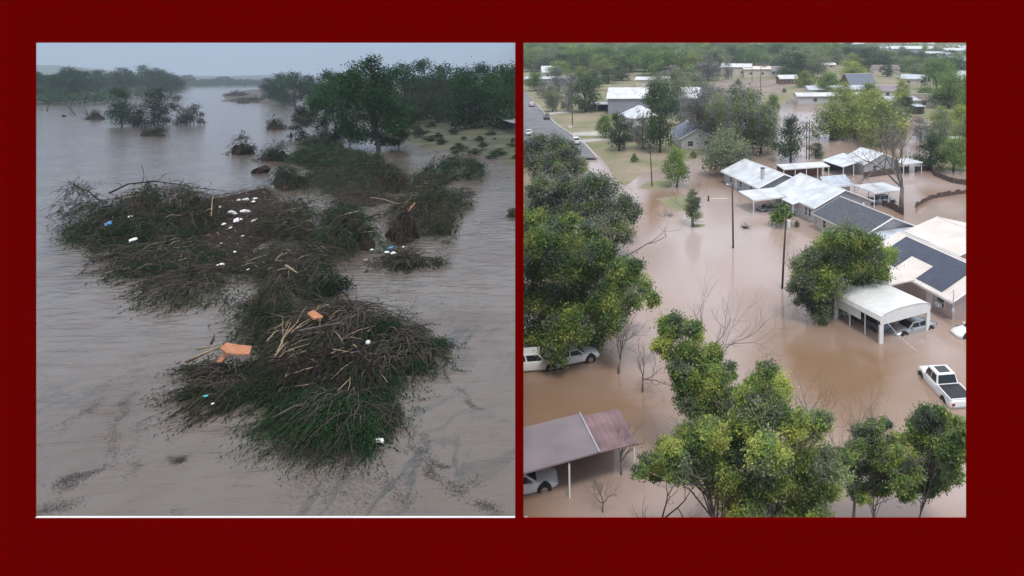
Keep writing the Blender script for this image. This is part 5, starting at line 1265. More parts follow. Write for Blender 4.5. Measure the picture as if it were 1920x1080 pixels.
# ---------- vehicles
def car(name, label, x, y, heading, paint, z=0, kind='sedan', L=4.5, Wd=1.8, cat='car', group=None):
    t = thing(name, label, cat, (x, y, z), heading, group); hw = Wd / 2
    if kind == 'pickup':
        st = [(-L/2, .86, .45, .98), (-L/2 + .12, .97, .38, 1.08), (-L*.12, 1.0, .35, 1.12), (L*.20, 1.0, .35, 1.10), (L*.26, .99, .36, 1.12), (L*.42, .95, .36, 1.04), (L*.48, .84, .40, .90), (L*.5, .70, .46, .74)]
    else:
        st = [(-L/2, .72, .42, .72), (-L/2 + .1, .90, .34, .92), (-L*.36, .98, .30, .98), (0, 1.0, .28, .95), (L*.22, 1.0, .28, .92), (L*.40, .94, .30, .80), (L*.47, .84, .34, .66), (L*.5, .68, .38, .56)]
    if kind == 'suv': st = [(a, b, c, d * 1.14 + .03) for a, b, c, d in st]
    rings = []
    for (xx, w, z0, z1) in st:
        w *= hw; m = (z0 + z1) / 2
        rings.append([(xx, -w*.9, z0), (xx, -w, z0 + .12), (xx, -w, m + .1), (xx, -w*.93, z1 - .05), (xx, -w*.80, z1), (xx, w*.80, z1), (xx, w*.93, z1 - .05), (xx, w, m + .1), (xx, w, z0 + .12), (xx, w*.9, z0)])
    MB().loft(rings).build('body', paint, t, True, bevel=.03)
    if kind == 'pickup': cab = (-.60, -.30, 1.10, 1.55, 1.10, 1.78)        # base rear, roof rear, roof front, base front, zbase, zroof
    elif kind == 'suv': cab = (-2.15, -1.75, .35, 1.05, 1.06, 1.66)
    else: cab = (-1.75, -1.0, .30, 1.05, .93, 1.40)
    b0, r0_, r1, b1, zb, zt = cab; wb, wr = hw * .90, hw * .72
    MB().loft([[(b0, -wb, zb - .08), (b1, -wb, zb - .08), (b1, wb, zb - .08), (b0, wb, zb - .08)], [(r0_, -wr, zt), (r1, -wr, zt), (r1, wr, zt), (r0_, wr, zt)]]).build('cabin', paint, t, False, bevel=.06)
    def lerp(a, b, f): return a + (b - a) * f
    for s in (-1, 1):
        for (f0, f1) in ((.06, .48), (.53, .94)):
            lo, hi = .18, .84
            def pt(f, g): return (lerp(lerp(b0, b1, f), lerp(r0_, r1, f), g), s * (lerp(wb, wr, g) + .012), lerp(zb - .08, zt, g))
            MB().poly([pt(f0, lo), pt(f1, lo), pt(f1, hi), pt(f0, hi)]).build('side_window', 'glass', t)
    for nm, xb, xr in (('windscreen', b1, r1), ('rear_window', b0, r0_)):
        s = 1 if nm == 'windscreen' else -1
        def pw(yf, g): return (lerp(xb, xr, g) + .015 * s, lerp(wb, wr, g) * yf, lerp(zb - .08, zt, g) + .01)
        MB().poly([pw(-.86, .14), pw(.86, .14), pw(.88, .88), pw(-.88, .88)]).build(nm, 'glass', t)
    if kind == 'pickup':
        MB().slab([(-.1, -wr * .62, zt + .012), (.9, -wr * .62, zt + .012), (.9, wr * .62, zt + .012), (-.1, wr * .62, zt + .012)], .01).build('sunroof', 'glass', t)
        bed = MB().box(-L/2 + .22, -.72, -hw * .80, hw * .80, 1.085, 1.135).build('bed_cover', 'bedliner', t)
        rl = MB()
        for s in (-1, 1): rl.box(-L/2 + .1, -.66, s * hw * .90 - .05, s * hw * .90 + .05, 1.06, 1.17)
        rl.box(-L/2 + .08, -L/2 + .18, -hw * .84, hw * .84, 1.06, 1.16)
        rl.build('bed_rail', paint, t, bevel=.02)
        MB().box(-L/2 - .12, -L/2 + .02, -hw * .86, hw * .86, .42, .62).build('bumper', 'chrome', t, bevel=.03)
    wx_ = (L * .31, -L * .31) if kind != 'pickup' else (L * .33, -L * .31)
    for a in wx_:
        for s in (-1, 1):
            w = MB().tube([(a, s * (hw - .20), .36), (a, s * (hw + .015), .36)], .36 if kind != 'pickup' else .40, 18).build('wheel', 'black', t)
            MB().tube([(a, s * (hw + .016), .36), (a, s * (hw + .03), .36)], .21, 12).build('rim', 'chrome', w)
            arch = MB().tube([(a, s * (hw - .25), .42), (a, s * (hw + .008), .42)], .44 if kind != 'pickup' else .48, 18).build('wheel_arch', 'dark', t)
    for s in (-1, 1):
        MB().box(L*.455, L*.485, s*hw*.62 - .14, s*hw*.62 + .14, st[-2][3] - .16, st[-2][3] - .03).build('headlight', 'lens', t)
        MB().box(-L/2 - .012, -L/2 + .06, s*hw*.72 - .12, s*hw*.72 + .12, .66, .86).build('tail_light', 'redlamp', t)
        MB().box(b1 - .45, b1 - .28, s*(hw*.98) - .02 , s*(hw*.98) + .16*s + .02, zb + .06, zb + .20).build('mirror', paint, t) if 0 else None
        lo, hi = sorted((s * hw * .93, s * (hw + .20)))
        MB().box(b1 - .42, b1 - .28, lo, hi, zb + .0, zb + .16).build('mirror', paint, t, bevel=.02)
    return t
car('pickup_truck', 'white pickup truck with dark bed cover and sunroof standing in the flood at right', 18.35, 52.3, R(98), 'carwhite', z=-.46, kind='pickup', L=5.9, Wd=2.05, cat='truck')
car('parked_car', 'white car cut by the right edge between the truck and the pink house', 24.6, 62.0, R(190), 'carwhite', z=-.35)
car('parked_car', 'silver car under the arched metal carport', 18.9, 63.0, R(205), 'carsilver', z=-.45, L=4.9)
car('parked_car', 'dark vehicle at the back of the arched metal carport', 15.4, 64.2, R(115), 'cargrey', z=-.4, kind='suv')
car('parked_car', 'white car nosing out from under the long purple-grey roof', -11.6, 40.5, R(18), 'carwhite', z=-.28)
car('parked_car', 'white suv cut by the left edge under the largest left tree', -14.5, 55.6, R(10), 'carwhite', z=-.2, kind='suv')
car('parked_car', 'second white car mostly hidden by leaves of the largest left tree', -11.6, 56.6, R(25), 'carwhite', z=-.1)
car('parked_car', 'dark car under the flat white carport', 9.6, 105.8, R(23), 'cargrey', z=-.5)
car('pickup_truck', 'grey pickup under the small square canopy', 27.5, 110.3, R(20), 'carsilver', z=-.4, kind='pickup', L=5.4, Wd=1.95, cat='truck')
def pcar(label, px, py, hd, paint, kind='sedan', z=.5): 
    x, y = gr(px, py); car('parked_car', label, x, y, R(hd), paint, z=z, kind=kind)
pcar('white car driving at the dry end of the street, lowest at left', 992, 256, 100, 'carwhite')
pcar('dark grey suv driving on the dry street', 1025, 226, 105, 'cargrey', 'suv')
pcar('pale tan car farthest up the dry street', 997, 202, 108, 'carpink', 'suv')
pcar('white car parked at the kerb where the flood begins', 1079, 273, 110, 'carwhite', 'suv')
pcar('red car parked beside the longest low white building', 1502, 191, 8, 'carred', z=.4)
pcar('red car under the leftmost little carport', 1098, 207, 0, 'carred', z=.4)
pcar('small dark car parked by the far lane', 1690, 150, 10, 'cargrey', z=.4)
pcar('white car parked by the far lane', 1705, 130, 10, 'carwhite', z=.4)
# lane head gate like frame
fr_ = thing('shed', 'near-black doorway panel on a small shed at the head of the flooded lane', 'shed', (*gr(1717, 215), 0), R(10))
MB().box(0, 3.0, 0, 3, -1, 2.6).build('wall', 'woodfence', fr_); MB().box(.6, 2.2, -.05, -.003, -1, 2.1).build('doorway', 'dark', fr_); MB().slab([(-.2, -.4, 2.7), (3.2, -.4, 2.7), (3.2, 3.2, 3.0), (-.2, 3.2, 3.0)], .1).build('roof', 'roofgrey', fr_)  # doorway is a panel on a closed wall; interior darkness is its near-black colour
# picnic-like floating things in the street
def twigheap(label, px, py, w, h, seed, mat='gtwig'):
    x, y = gr(px, py); rng = np.random.RandomState(seed); mb = MB()
    for i in range(26):
        branchy(mb, (rng.normal(0, w*.2), rng.normal(0, w*.15), 0), rng.normal(0, 1, 3) * [1, 1, .4] + [0, 0, .5], w * rng.uniform(.25, .6), .03, 1, rng, .5, 3, 0, 2)
    o = mb.build('brush_heap', mat); o.location = (x, y, 0); tag(o, label, 'brush')
twigheap('grey brush snag in the street left of the small leafy street tree', 1256, 405, 2.0, 1, 1)
twigheap('brush snag floating in mid street right of the lamp pole', 1400, 428, 1.3, 1, 2, 'darktwig')
o = MB().box(-1.6, 1.6, -.12, .12, 0, .12).build('floating_plank', 'roofcream', bevel=.03); o.location = (*gr(1345, 374), .02); o.rotation_euler = (0, 0, R(8)); tag(o, 'pale plank floating in the street left of the lamp pole', 'plank')
o = MB().tube([(0, 0, -.3), (.05, 0, .9)], [.2, .12], 6).build('stump', 'bark'); o.location = (*gr(1328, 377), 0); tag(o, 'dark stump at the left end of the floating plank', 'stump')

# ---------- trees of the town
rngR = np.random.RandomState(21)
VR = []
SPECS = [(9, 5.0, 5200, .42, 'leafA'), (9, 5.2, 5200, .42, 'leafB'), (8.5, 5, 5000, .42, 'leafC'), (10, 4.6, 5200, .42, 'leafD'), (8, 5.2, 4600, .42, 'leafA'), (9, 4.8, 3600, .42, 'leafE'), (7, 4.5, 4600, .40, 'leafB')]
for k, (h, r, n, sz, mt) in enumerate(SPECS): VR.append((tree_meshes(h, r, n, sz, mt, 300 + k, zc=.52, low=-1.1, nl=9, spread=.38), h, r))
def put_R(px, py, hpx, wpx, v, label, group=None, cat='tree', name='town_tree'):
    x, y = gr(px, py); s = rscale(py); ms, h, r = VR[v]
    sh = hpx / s / h * 1.03; sw = wpx / s / (2 * r * .80)
    return put_tree(name, label, x, y, ms, sw, rngR.uniform(0, 6.28), gz(x, y) - .1, group, 'R', cat, sz=sh)
T_ = [ # px, foot py, height px, width px, variant, label
 (1036, 212, 50, 34, 1, 'grey green tree on the lawn beside the far poles'),
 (1066, 212, 38, 26, 5, 'thin pale tree between the far lawn poles'),
 (1098, 212, 66, 56, 3, 'dark round tree at the left end of the long white roof'),
 (1134, 263, 44, 32, 0, 'clipped round green shrub tree at the lawn edge'),
 (1161, 285, 70, 46, 3, 'dark shrub tree just right of the clipped round one'),
 (1185, 268, 40, 32, 5, 'pale twiggy tree before the white hip roof'),
 (1237, 290, 130, 64, 3, 'tallest dark tree left of the blue grey roofed house'),
 (1205, 282, 60, 40, 5, 'twiggy grey tree left of the tallest dark tree'),
 (1262, 215, 82, 60, 1, 'grey green tree behind the tallest dark tree'),
 (1300, 205, 62, 56, 1, 'grey tree behind the big faded trees'),
 (1325, 275, 110, 80, 5, 'left one of the two big faded grey trees'),
 (1395, 268, 100, 96, 5, 'right one of the two big faded grey trees'),
 (1362, 330, 90, 90, 1, 'grey green tree standing in water before the faded trees'),
 (1425, 288, 82, 66, 1, 'bluish green tree at the edge of the bright channel'),
 (1482, 303, 84, 56, 3, 'dark tree right of the bright channel'),
 (1530, 296, 28, 30, 3, 'small dark tree before the twin poles'),
 (1450, 212, 34, 26, 0, 'small green tree by the far channel'),
 (1268, 350, 72, 52, 0, 'small round bright green tree standing in the flooded yard'),
 (1556, 262, 70, 76, 2, 'left one of the light green trees by the muddy pool'),
 (1604, 258, 66, 70, 2, 'middle one of the light green trees by the muddy pool'),
 (1655, 272, 88, 104, 2, 'right and largest of the light green trees by the muddy pool'),
 (1630, 232, 62, 70, 2, 'light green tree behind the middle one'),
 (1693, 205, 56, 34, 2, 'yellow green round topped tree left of the lane'),
 (1699, 218, 36, 30, 3, 'dark tree under the yellow green round topped one'),
 (1600, 152, 34, 54, 2, 'spreading yellow green tree beyond the blue pyramid roof'),
 (1663, 145, 22, 24, 3, 'lone dark round tree before the brown roof'),
 (1688, 131, 26, 36, 3, 'dark tree pair member above the lone round tree'),
 (1755, 170, 56, 60, 0, 'big green tree right of the lane head'),
 (1780, 205, 60, 78, 0, 'wide green tree near the salmon house'),
 (1812, 200, 56, 60, 0, 'green tree cut by the right edge under the salmon house'),
 (1760, 282, 74, 46, 1, 'slim grey green tree right of the flooded lane'),
 (1800, 258, 58, 60, 2, 'light green tree at the right edge above the white fence'),
 (1745, 318, 66, 62, 3, 'dark leafy tree behind the weathered fence, left one'),
 (1788, 322, 62, 66, 0, 'green leafy tree behind the weathered fence, right one'),
 (1820, 310, 90, 50, 1, 'tree filling the right edge behind the fence'),
 (1725, 262, 40, 34, 5, 'brown twiggy shrub beside the flooded lane'),
 (1365, 150, 32, 22, 5, 'dark brown shrub left of the cream block'),
 (1432, 146, 26, 18, 5, 'round brown tree between the cream buildings'),
 (1328, 153, 48, 52, 5, 'dark grey tree left of the dirt field'),
 (1475, 138, 44, 76, 1, 'large blue grey tree above the brick house'),
 (1500, 135, 40, 70, 1, 'twin of the large blue grey tree, right side'),
 (1510, 165, 30, 44, 2, 'light green tree behind the brick house'),
 (1555, 168, 30, 50, 0, 'dark green hedge like tree before the blue pyramid roof'),
 (1820, 450, 30, 22, 3, 'bush at the right edge by the muddy water'),
 (1004, 172, 34, 44, 0, 'green tree at the left edge in front of the low grey wall'),
 (1020, 186, 30, 30, 5, 'pale tree at the far end of the dry street'),
 (1047, 176, 44, 34, 5, 'left one of two grey trees beyond the lawn poles'),
 (1072, 186, 44, 36, 5, 'right one of two grey trees beyond the lawn poles'),
 (1050, 150, 34, 46, 0, 'green tree behind the two grey trees'),
 (1088, 158, 32, 46, 2, 'light green tree left above the long white roof'),
 (1112, 172, 36, 40, 3, 'dark tree touching the left end of the long white roof'),
 (1140, 158, 28, 40, 3, 'dark tree directly behind the left of the long white roof'),
 (1165, 153, 26, 42, 3, 'dark tree directly behind the middle of the long white roof'),
 (1130, 140, 26, 44, 2, 'light green tree in the second rank behind the long white roof'),
 (1235, 172, 34, 44, 1, 'grey tree right of the little shop roof'),
 (1262, 160, 34, 46, 5, 'grey twiggy tree in the rank behind the shop'),
 (1290, 168, 40, 46, 1, 'grey green tree left of the dark grey tree'),
 (1310, 190, 46, 50, 5, 'faded tree before the dirt field, left one'),
 (1350, 208, 40, 56, 5, 'faded tree before the dirt field, middle one'),
 (1390, 215, 42, 56, 1, 'grey green tree before the dirt field, right one'),
 (1232, 235, 66, 50, 3, 'dark tree hiding the right end of the long white roof'),
 (1285, 240, 56, 50, 5, 'faded tree behind the blue grey roof'),
 (1350, 252, 70, 70, 5, 'faded grey tree joining the two big ones'),
 (1410, 248, 56, 60, 1, 'grey tree behind the right faded tree'),
 (1440, 262, 56, 40, 3, 'dark tree at the left edge of the bright channel'),
 (1545, 182, 24, 40, 0, 'green tree hiding the right of the longest white building'),
 (1580, 200, 44, 54, 2, 'light green tree in front of the longest white building'),
 (1630, 196, 40, 50, 2, 'brownish green tree left of the lilac roof'),
 (1600, 225, 46, 60, 2, 'light green tree behind the left one by the pool'),
 (1676, 238, 48, 50, 1, 'grey green tree right of the light green trees'),
 (1735, 192, 26, 34, 0, 'green tree at the head of the lane'),
 (1770, 152, 34, 50, 0, 'green tree above the big green tree at right'),
 (1725, 148, 26, 44, 1, 'grey green tree among the right roofs'),
 (1700, 120, 22, 40, 3, 'dark tree below the wide hall'),
 (1806, 232, 44, 40, 0, 'green tree below the wide one at the right edge'),
 (1765, 240, 40, 44, 2, 'light green tree right of the lane shed'),
]
for (px, py, h, w, v, lab) in T_: put_R(px, py, h, w, v, lab)
OPEN = [[(985, 160), (1130, 155), (1130, 240), (985, 240)], [(1340, 130), (1480, 128), (1500, 200), (1335, 200)], [(1440, 160), (1560, 150), (1640, 215), (1500, 215)], [(1128, 138), (1225, 138), (1225, 220), (1128, 220)], [(1700, 170), (1750, 170), (1760, 240), (1700, 240)], [(1516, 128), (1590, 120), (1600, 138), (1500, 145)],[(1560,140),(1800,150),(1812,190),(1560,200)]]
OPN = [pip_ for pip_ in OPEN]
GR = {0: ('green tree in the dense far woods above the long white roofed building', 'far woods at upper left'), 1: ('tree in the far woods above the cream buildings', 'far woods at top middle'), 2: ('tree standing among the far roofs at the top right', 'trees among the top right roofs'), 3: ('tree in the far middle distance between the lawn and the channel', 'middle distance trees')}
n = 0; UR = []
def near_landmark(px, py):
    b = min(FAR[:], key=lambda q: (q[0] + 15 - px) ** 2 + 3 * (q[1] - py) ** 2)
    if abs(b[0] - px) > 90: return None
    return b, ('behind' if py < b[1] - 4 else ('left of' if px < b[0] else 'right of'))
KIND = {0: 'mid green', 1: 'grey green', 2: 'light green', 3: 'dark green', 4: 'wide green', 5: 'faded', 6: 'low grey green'}
for row, py in enumerate([150, 143, 136, 129.5, 123, 117.5, 112.5, 108, 104]):
    s = rscale(py); sp = 9.6 * s
    px = 968 + rngR.uniform(0, sp)
    while px < 1835:
        p2 = py + rngR.uniform(-2.2, 2.2)
        A = np.array([px]); B = np.array([p2])
        skip = any(pip(A, B, o_)[0] for o_ in OPEN) or (px > 1640 and rngR.uniform() < .58) or (1520 < px < 1600 and 124 < py < 150)
        if py > 138 and (px < 1150): skip = True
        if not skip and n < 250:
            H = rngR.uniform(10, 15); v = rngR.choice([0, 0, 1, 2, 3, 4, 6, 0] if px < 1640 else [0, 1, 3, 6, 3])
            if px > 1640: H *= .72
            t_ = put_R(px, p2, H * s, H * s * rngR.uniform(1.15, 1.6), v, 'x', 'trees of the far town woods', name='far_tree'); n += 1
            nl_ = near_landmark(px, p2)
            if nl_: pl = '%s trees %s the %s' % (KIND[v], nl_[1], ' '.join(re.split(r' (?:half|left|right|beyond|just|above|below|near|at|in|under|behind|farthest) ', nl_[0][9])[0].split()[:4]))
            else: pl = '%s far trees %s in the far woods' % (KIND[v], 'near the front edge' if py > 128 else ('halfway back' if py > 112 else 'near the back'))
            UR.append((t_, pl, pl.replace('trees', 'tree', 1), px))
        px += sp * rngR.uniform(.7, 1.2)
uniquify(UR)
# beyond about half a kilometre the wood reads as one mass
rw = np.random.RandomState(77); lb = []
py = 100.0
while py > 65:
    s = rscale(py); px = 940
    while px < 1860:
        if not (px > 1560 and rw.uniform() < .30):
            x, y = gr(px, py + rw.uniform(-1, 1)); r_ = rw.uniform(4.5, 8); lb.append((x, y, rw.uniform(3.5, 6.5), r_, r_, r_ * .8))
        px += 11.5 * s * rw.uniform(.7, 1.3) * (1.25 if py < 75 else 1)
    py -= max(.55, (py - 54) * .055)
print('far lobes', len(lb))
for mt, k0 in (('leafA', 0), ('leafB', 1), ('leafC', 2)):
    L_ = [l for i, l in enumerate(lb) if (i * 7 + i // 3) % 3 == k0]
    P_, T_2, C_ = crown_pts(L_, 52 * len(L_), rw, 6, .42, -.2)
    tag(link('distant_wood', leaves('distant_wood', P_, 1.9, mt, rw, T_2, aspect=.8)), 'hazy mass of %s treetops filling the top edge above the far town' % {'leafA': 'mid green', 'leafB': 'grey green', 'leafC': 'light green'}[mt], 'woods', kind='stuff')
# scrub and shrubs in the middle distance
SH = tree_meshes(1.8, 1.2, 900, .24, 'leafA', 350, zc=.45, nl=4, r0=.05)
SH2 = tree_meshes(1.8, 1.2, 900, .24, 'leafB', 351, zc=.45, nl=4, r0=.05)
for (px, py, w, m_, lab) in [(1057, 206, 14, SH, 'small round shrub by the far lawn pole'), (1190, 306, 20, SH, 'low green shrub on the lawn by the flood edge'), (1466, 424, 56, SH, 'bright green bush before the middle house door'), (1180, 268, 18, SH2, 'pale shrub beside the dark shrub tree'), (1700, 185, 12, SH2, 'small shrub by the far lane'), (1495, 425, 16, SH2, 'small grey shrub right of the bright bush'), (1560, 243, 20, SH2, 'shrub at the muddy pool edge'), (1740, 150, 14, SH, 'tiny far shrub at right'), (1385, 163, 18, SH2, 'yellow shrub at the dirt field edge'), (1470, 176, 12, SH2, 'grey shrub beside the dirt field'), (1540, 160, 18, SH, 'shrub before the light green tree'), (1395, 262, 20, SH2, 'grey shrub under the faded trees'), (1300, 296, 16, SH, 'low shrub by the blue grey roofed house')]:
    x, y = gr(px, py); s = w / rscale(py) / 2.4
    put_tree('shrub', lab, x, y, m_, s, rngR.uniform(0, 6), gz(x, y) - .05, None, 'R', 'shrub', sz=s)
# ---------- custom trees
lobe_tree('faded_tree', 'largest grey green tree mass at the head of the flooded yard, right half', (1398, 292),
    [(1380, 180, 20), (1410, 185, 20), (1350, 195, 22), (1435, 205, 18), (1395, 215, 26), (1365, 230, 24), (1425, 235, 24), (1400, 255, 22), (1445, 225, 14), (1375, 262, 18), (1430, 262, 16), (1340, 215, 18)],
    15000, .42, 'leafB', 421, 'R', jy=3.5, nl=18, r0=.3, sub=11, mix=('leafE', 0.25, 'leafA', 0.25))
lobe_tree('faded_tree', 'faded lilac grey tree mass left half at the head of the flooded yard', (1330, 282),
    [(1310, 180, 18), (1335, 178, 18), (1300, 200, 20), (1325, 210, 22), (1350, 215, 18), (1310, 232, 18), (1340, 240, 18), (1325, 258, 14)],
    8000, .36, 'leafE', 422, 'R', jy=3, nl=22, r0=.25, sub=10, trunk='gtwig')
lobe_tree('street_tree', 'small sparse leafy tree leaning in the flooded street, bare twigs on top', (1301, 424),
    [(1294, 372, 11), (1300, 388, 13), (1292, 398, 11), (1305, 403, 10), (1299, 362, 7), (1307, 378, 8)], 4200, .22, 'leafB', 401, 'R', jy=.6, nl=14, r0=.12, sub=8)
lobe_tree('bushy_tree', 'bushy green tree in front of the dark shingle house', (1572, 598),
    [(1600, 440, 24), (1570, 450, 28), (1628, 455, 24), (1545, 475, 30), (1590, 485, 38), (1640, 485, 30), (1665, 478, 20), (1520, 500, 28), (1560, 520, 34), (1610, 520, 32), (1530, 545, 30), (1575, 560, 26), (1505, 520, 20), (1545, 575, 20), (1610, 548, 22), (1650, 510, 20)],
    42000, .26, 'leafA', 402, 'R', jy=2.6, nl=20, r0=.28, sub=12, mix=('leafB', 0.25, 'leafC', 0.15))
lobe_tree('bushy_tree', 'grey green half crown leaning out at the left of the bushy tree', (1545, 602),
    [(1508, 520, 24), (1518, 545, 26), (1530, 570, 24), (1500, 500, 20), (1540, 588, 18), (1520, 480, 20), (1490, 535, 16), (1500, 560, 18)], 13000, .25, 'leafB', 403, 'R', jy=1.2, nl=12, r0=.12, sub=10)
lobe_tree('shade_tree', 'largest green tree at the left edge hanging over two white cars', (1085, 668),
    [(1050, 425, 28), (1030, 455, 34), (1000, 410, 24), (1105, 430, 24), (1125, 470, 28), (1160, 500, 24), (1090, 520, 34), (1220, 560, 20), (1150, 575, 30), (1080, 460, 30), (1010, 500, 38), (1060, 500, 40), (1110, 500, 34), (1000, 560, 44), (1050, 560, 46), (1100, 560, 44), (1145, 545, 30), (1185, 520, 26), (1190, 500, 18), (1020, 610, 40), (1030, 665, 24), (1045, 690, 18), (1010, 645, 20), (1100, 640, 26), (1190, 560, 20), (1005, 455, 28), (1140, 470, 18), (1120, 560, 30), (1160, 525, 26), (1070, 615, 42), (1120, 605, 38), (1040, 660, 30), (1080, 655, 24), (1165, 580, 24), (1210, 540, 16), (1000, 630, 30), (1075, 410, 16), (1150, 600, 24)],
    72000, .25, 'leafA', 404, 'R', jy=3.6, nl=26, r0=.38, sub=14, mix=('leafB', 0.22, 'leafC', 0.18))
lobe_tree('shade_tree', 'grey green broad tree behind the largest left tree', (1085, 478),
    [(1060, 350, 26), (1100, 345, 26), (1020, 345, 24), (1125, 345, 22), (1040, 440, 26), (1000, 430, 26), (1135, 360, 28), (1165, 385, 24), (1030, 375, 28), (1080, 385, 36), (1120, 400, 36), (1155, 420, 26), (1180, 410, 14), (1050, 410, 26), (1110, 430, 22), (1010, 360, 22), (1010, 400, 26), (1140, 452, 22), (1170, 440, 20), (1185, 395, 18), (1145, 400, 26)],
    34000, .33, 'leafB', 405, 'R', jy=3.5, nl=20, r0=.3, sub=12, mix=('leafE', 0.15, 'leafA', 0.12))
lobe_tree('shade_tree', 'dusty green tree at the left edge below the street', (1040, 395),
    [(1010, 275, 22), (1040, 270, 20), (1065, 285, 22), (1000, 305, 26), (1035, 305, 30), (1075, 310, 24), (1010, 335, 20), (1050, 335, 22), (990, 285, 20)],
    22000, .38, 'leafB', 406, 'R', jy=3.0, nl=16, r0=.25, sub=11, mix=('leafE', 0.2, 'leafA', 0.1))
lobe_tree('foreground_tree', 'foreground green tree whose crown rises highest left of centre', (1318, 880),
    [(1262, 612, 32), (1245, 650, 26), (1300, 620, 26), (1290, 665, 38), (1335, 670, 32), (1280, 710, 34), (1325, 715, 42), (1365, 700, 26), (1300, 755, 36), (1350, 760, 40), (1385, 745, 28), (1270, 690, 20), (1250, 625, 18)],
    42000, .20, 'leafA', 407, 'R', jy=1.8, nl=22, r0=.22, sub=13, mix=('leafB', 0.2, 'leafC', 0.25))
lobe_tree('foreground_tree', 'largest foreground tree at the bottom middle, grey twigs among yellow green leaves', (1440, 1110),
    [(1440, 690, 26), (1425, 720, 34), (1460, 725, 32), (1445, 760, 38), (1410, 790, 42), (1480, 790, 42), (1520, 800, 36), (1380, 830, 42), (1440, 850, 50), (1500, 850, 46), (1550, 860, 36), (1340, 815, 36), (1290, 820, 36), (1320, 860, 36), (1260, 850, 32), (1220, 870, 30), (1270, 885, 28), (1360, 890, 40), (1410, 920, 46), (1470, 920, 48), (1530, 915, 42), (1570, 890, 30), (1582, 865, 22), (1560, 925, 26), (1400, 960, 40), (1460, 970, 44), (1520, 960, 36), (1200, 885, 18), (1545, 790, 26), (1380, 940, 40), (1400, 985, 40), (1345, 915, 26), (1300, 880, 30), (1330, 840, 34), (1440, 900, 44), (1500, 900, 40), (1480, 985, 44), (1540, 975, 34), (1400, 740, 26), (1400, 830, 36), (1250, 840, 26)],
    95000, .17, 'leafA', 408, 'R', jy=2.4, nl=30, r0=.35, sub=14, mix=('leafC', 0.38, 'leafB', 0.27))
lobe_tree('foreground_tree', 'dark green inner foreground crown joined to the left arm of the largest one', (1370, 1080),
    [(1300, 830, 30), (1340, 850, 34), (1260, 860, 28), (1230, 885, 24), (1380, 850, 32), (1330, 800, 26), (1390, 800, 26), (1330, 885, 22)],
    24000, .18, 'leafA', 409, 'R', jy=1.5, nl=16, r0=.22, sub=13, mix=('leafB', 0.2, 'leafC', 0.2))
lobe_tree('foreground_tree', 'round foreground crown at the bottom right below the truck', (1710, 1010),
    [(1740, 785, 30), (1765, 775, 22), (1720, 800, 26), (1760, 815, 36), (1790, 800, 26), (1730, 845, 38), (1780, 850, 32), (1690, 830, 28), (1700, 870, 36), (1750, 880, 34), (1785, 880, 20), (1720, 900, 28), (1670, 890, 32), (1690, 908, 24), (1740, 912, 24), (1655, 912, 22), (1790, 890, 24), (1765, 905, 22), (1800, 850, 26), (1810, 815, 20), (1675, 855, 22), (1790, 830, 26)],
    48000, .18, 'leafA', 410, 'R', jy=1.6, nl=20, r0=.10, sub=13, mix=('leafC', 0.28, 'leafB', 0.22))
lobe_tree('foreground_tree', 'sparser olive crown between the largest foreground tree and the round right one', (1640, 1010),
    [(1615, 810, 22), (1640, 800, 22), (1605, 840, 26), (1640, 845, 30), (1665, 830, 20), (1620, 875, 28), (1650, 885, 24), (1600, 895, 22), (1660, 795, 14), (1635, 915, 20), (1610, 918, 18), (1660, 870, 24), (1585, 875, 20), (1580, 850, 16), (1595, 915, 20), (1645, 900, 24), (1620, 932, 18), (1695, 880, 26), (1700, 925, 24), (1680, 850, 20)],
    24000, .18, 'leafA', 411, 'R', jy=1.4, nl=18, r0=.09, sub=11, mix=('leafB', 0.35, 'leafC', 0.2))
# grey twigs showing through the near crowns
for o in [o for o in COL.objects if o.parent is None and o.name.split('.')[0] in ('foreground_tree', 'shade_tree', 'bushy_tree')]:
    cr = [c for c in o.children if c.name.startswith('crown')][0]; me = cr.data
    co = np.empty(len(me.vertices) * 3, np.float32); me.vertices.foreach_get('co', co); co = co.reshape(-1, 3)
    rg = np.random.RandomState(len(co)); cen = co.mean(0); mb = MB()
    for i in rg.choice(len(co), 80 if 'foreground' in o.name else 45):
        p = co[i]; d = p - cen; d = d / (np.linalg.norm(d) + 1e-6) + np.array([0, 0, .35])
        branchy(mb, cen + (p - cen) * .78, d, rg.uniform(.5, 1.1), .022, 1, rg, .5, 3, .05, 3)
    mb.build('twigs', 'gtwig', o)
def bare(name, label, base, h, r, seed, lean=(0, 0, 1), depth=4, mat='gtwig', kids=3, spread=.5, L0=None, cat='bare tree', up=.15, z=-.5, tw=None):
    rng = np.random.RandomState(seed); x, y = gr(*base); t = thing(name, label, cat, (x, y, 0))
    mb = MB(); L0 = L0 or h * .38
    d = Vector(lean).normalized(); p0 = Vector((0, 0, z)); p1 = d * h * .12; p2 = d * h * .25 + Vector((rng.normal(0, .1), 0, 0))
    mb.tube([p0, p1, p2], [r * 1.2, r, r * .85], 8); mb.build('trunk', mat, t, True)
    mb = MB()
    for k in range(4):
        branchy(mb, p2 if k else p1.lerp(p2, .9), d * 1.1 + Vector(rng.normal(0, spread, 3)), L0 * rng.uniform(.8, 1.15), r * .6, depth, rng, spread, 5, up, kids)
    mb.build('branches', mat, t, True); return t
bare('bare_tree', 'tall bare grey tree in the muddy yard behind the square canopy', (1690, 391), 13.5, .34, 23, depth=5, kids=3, spread=.58, L0=5.0, up=.20)
bare('dead_tree', 'dead dark tree with stark pale limbs beside the largest left tree', (1155, 520), 7.6, .17, 2, (.06, 0, 1), depth=2, mat='palebark', kids=2, spread=.55, L0=4.0)
bare('bare_tree', 'bare twigs rising behind the left foreground crown', (1318, 760), 8.6, .10, 3, depth=4, spread=.5, L0=2.7)
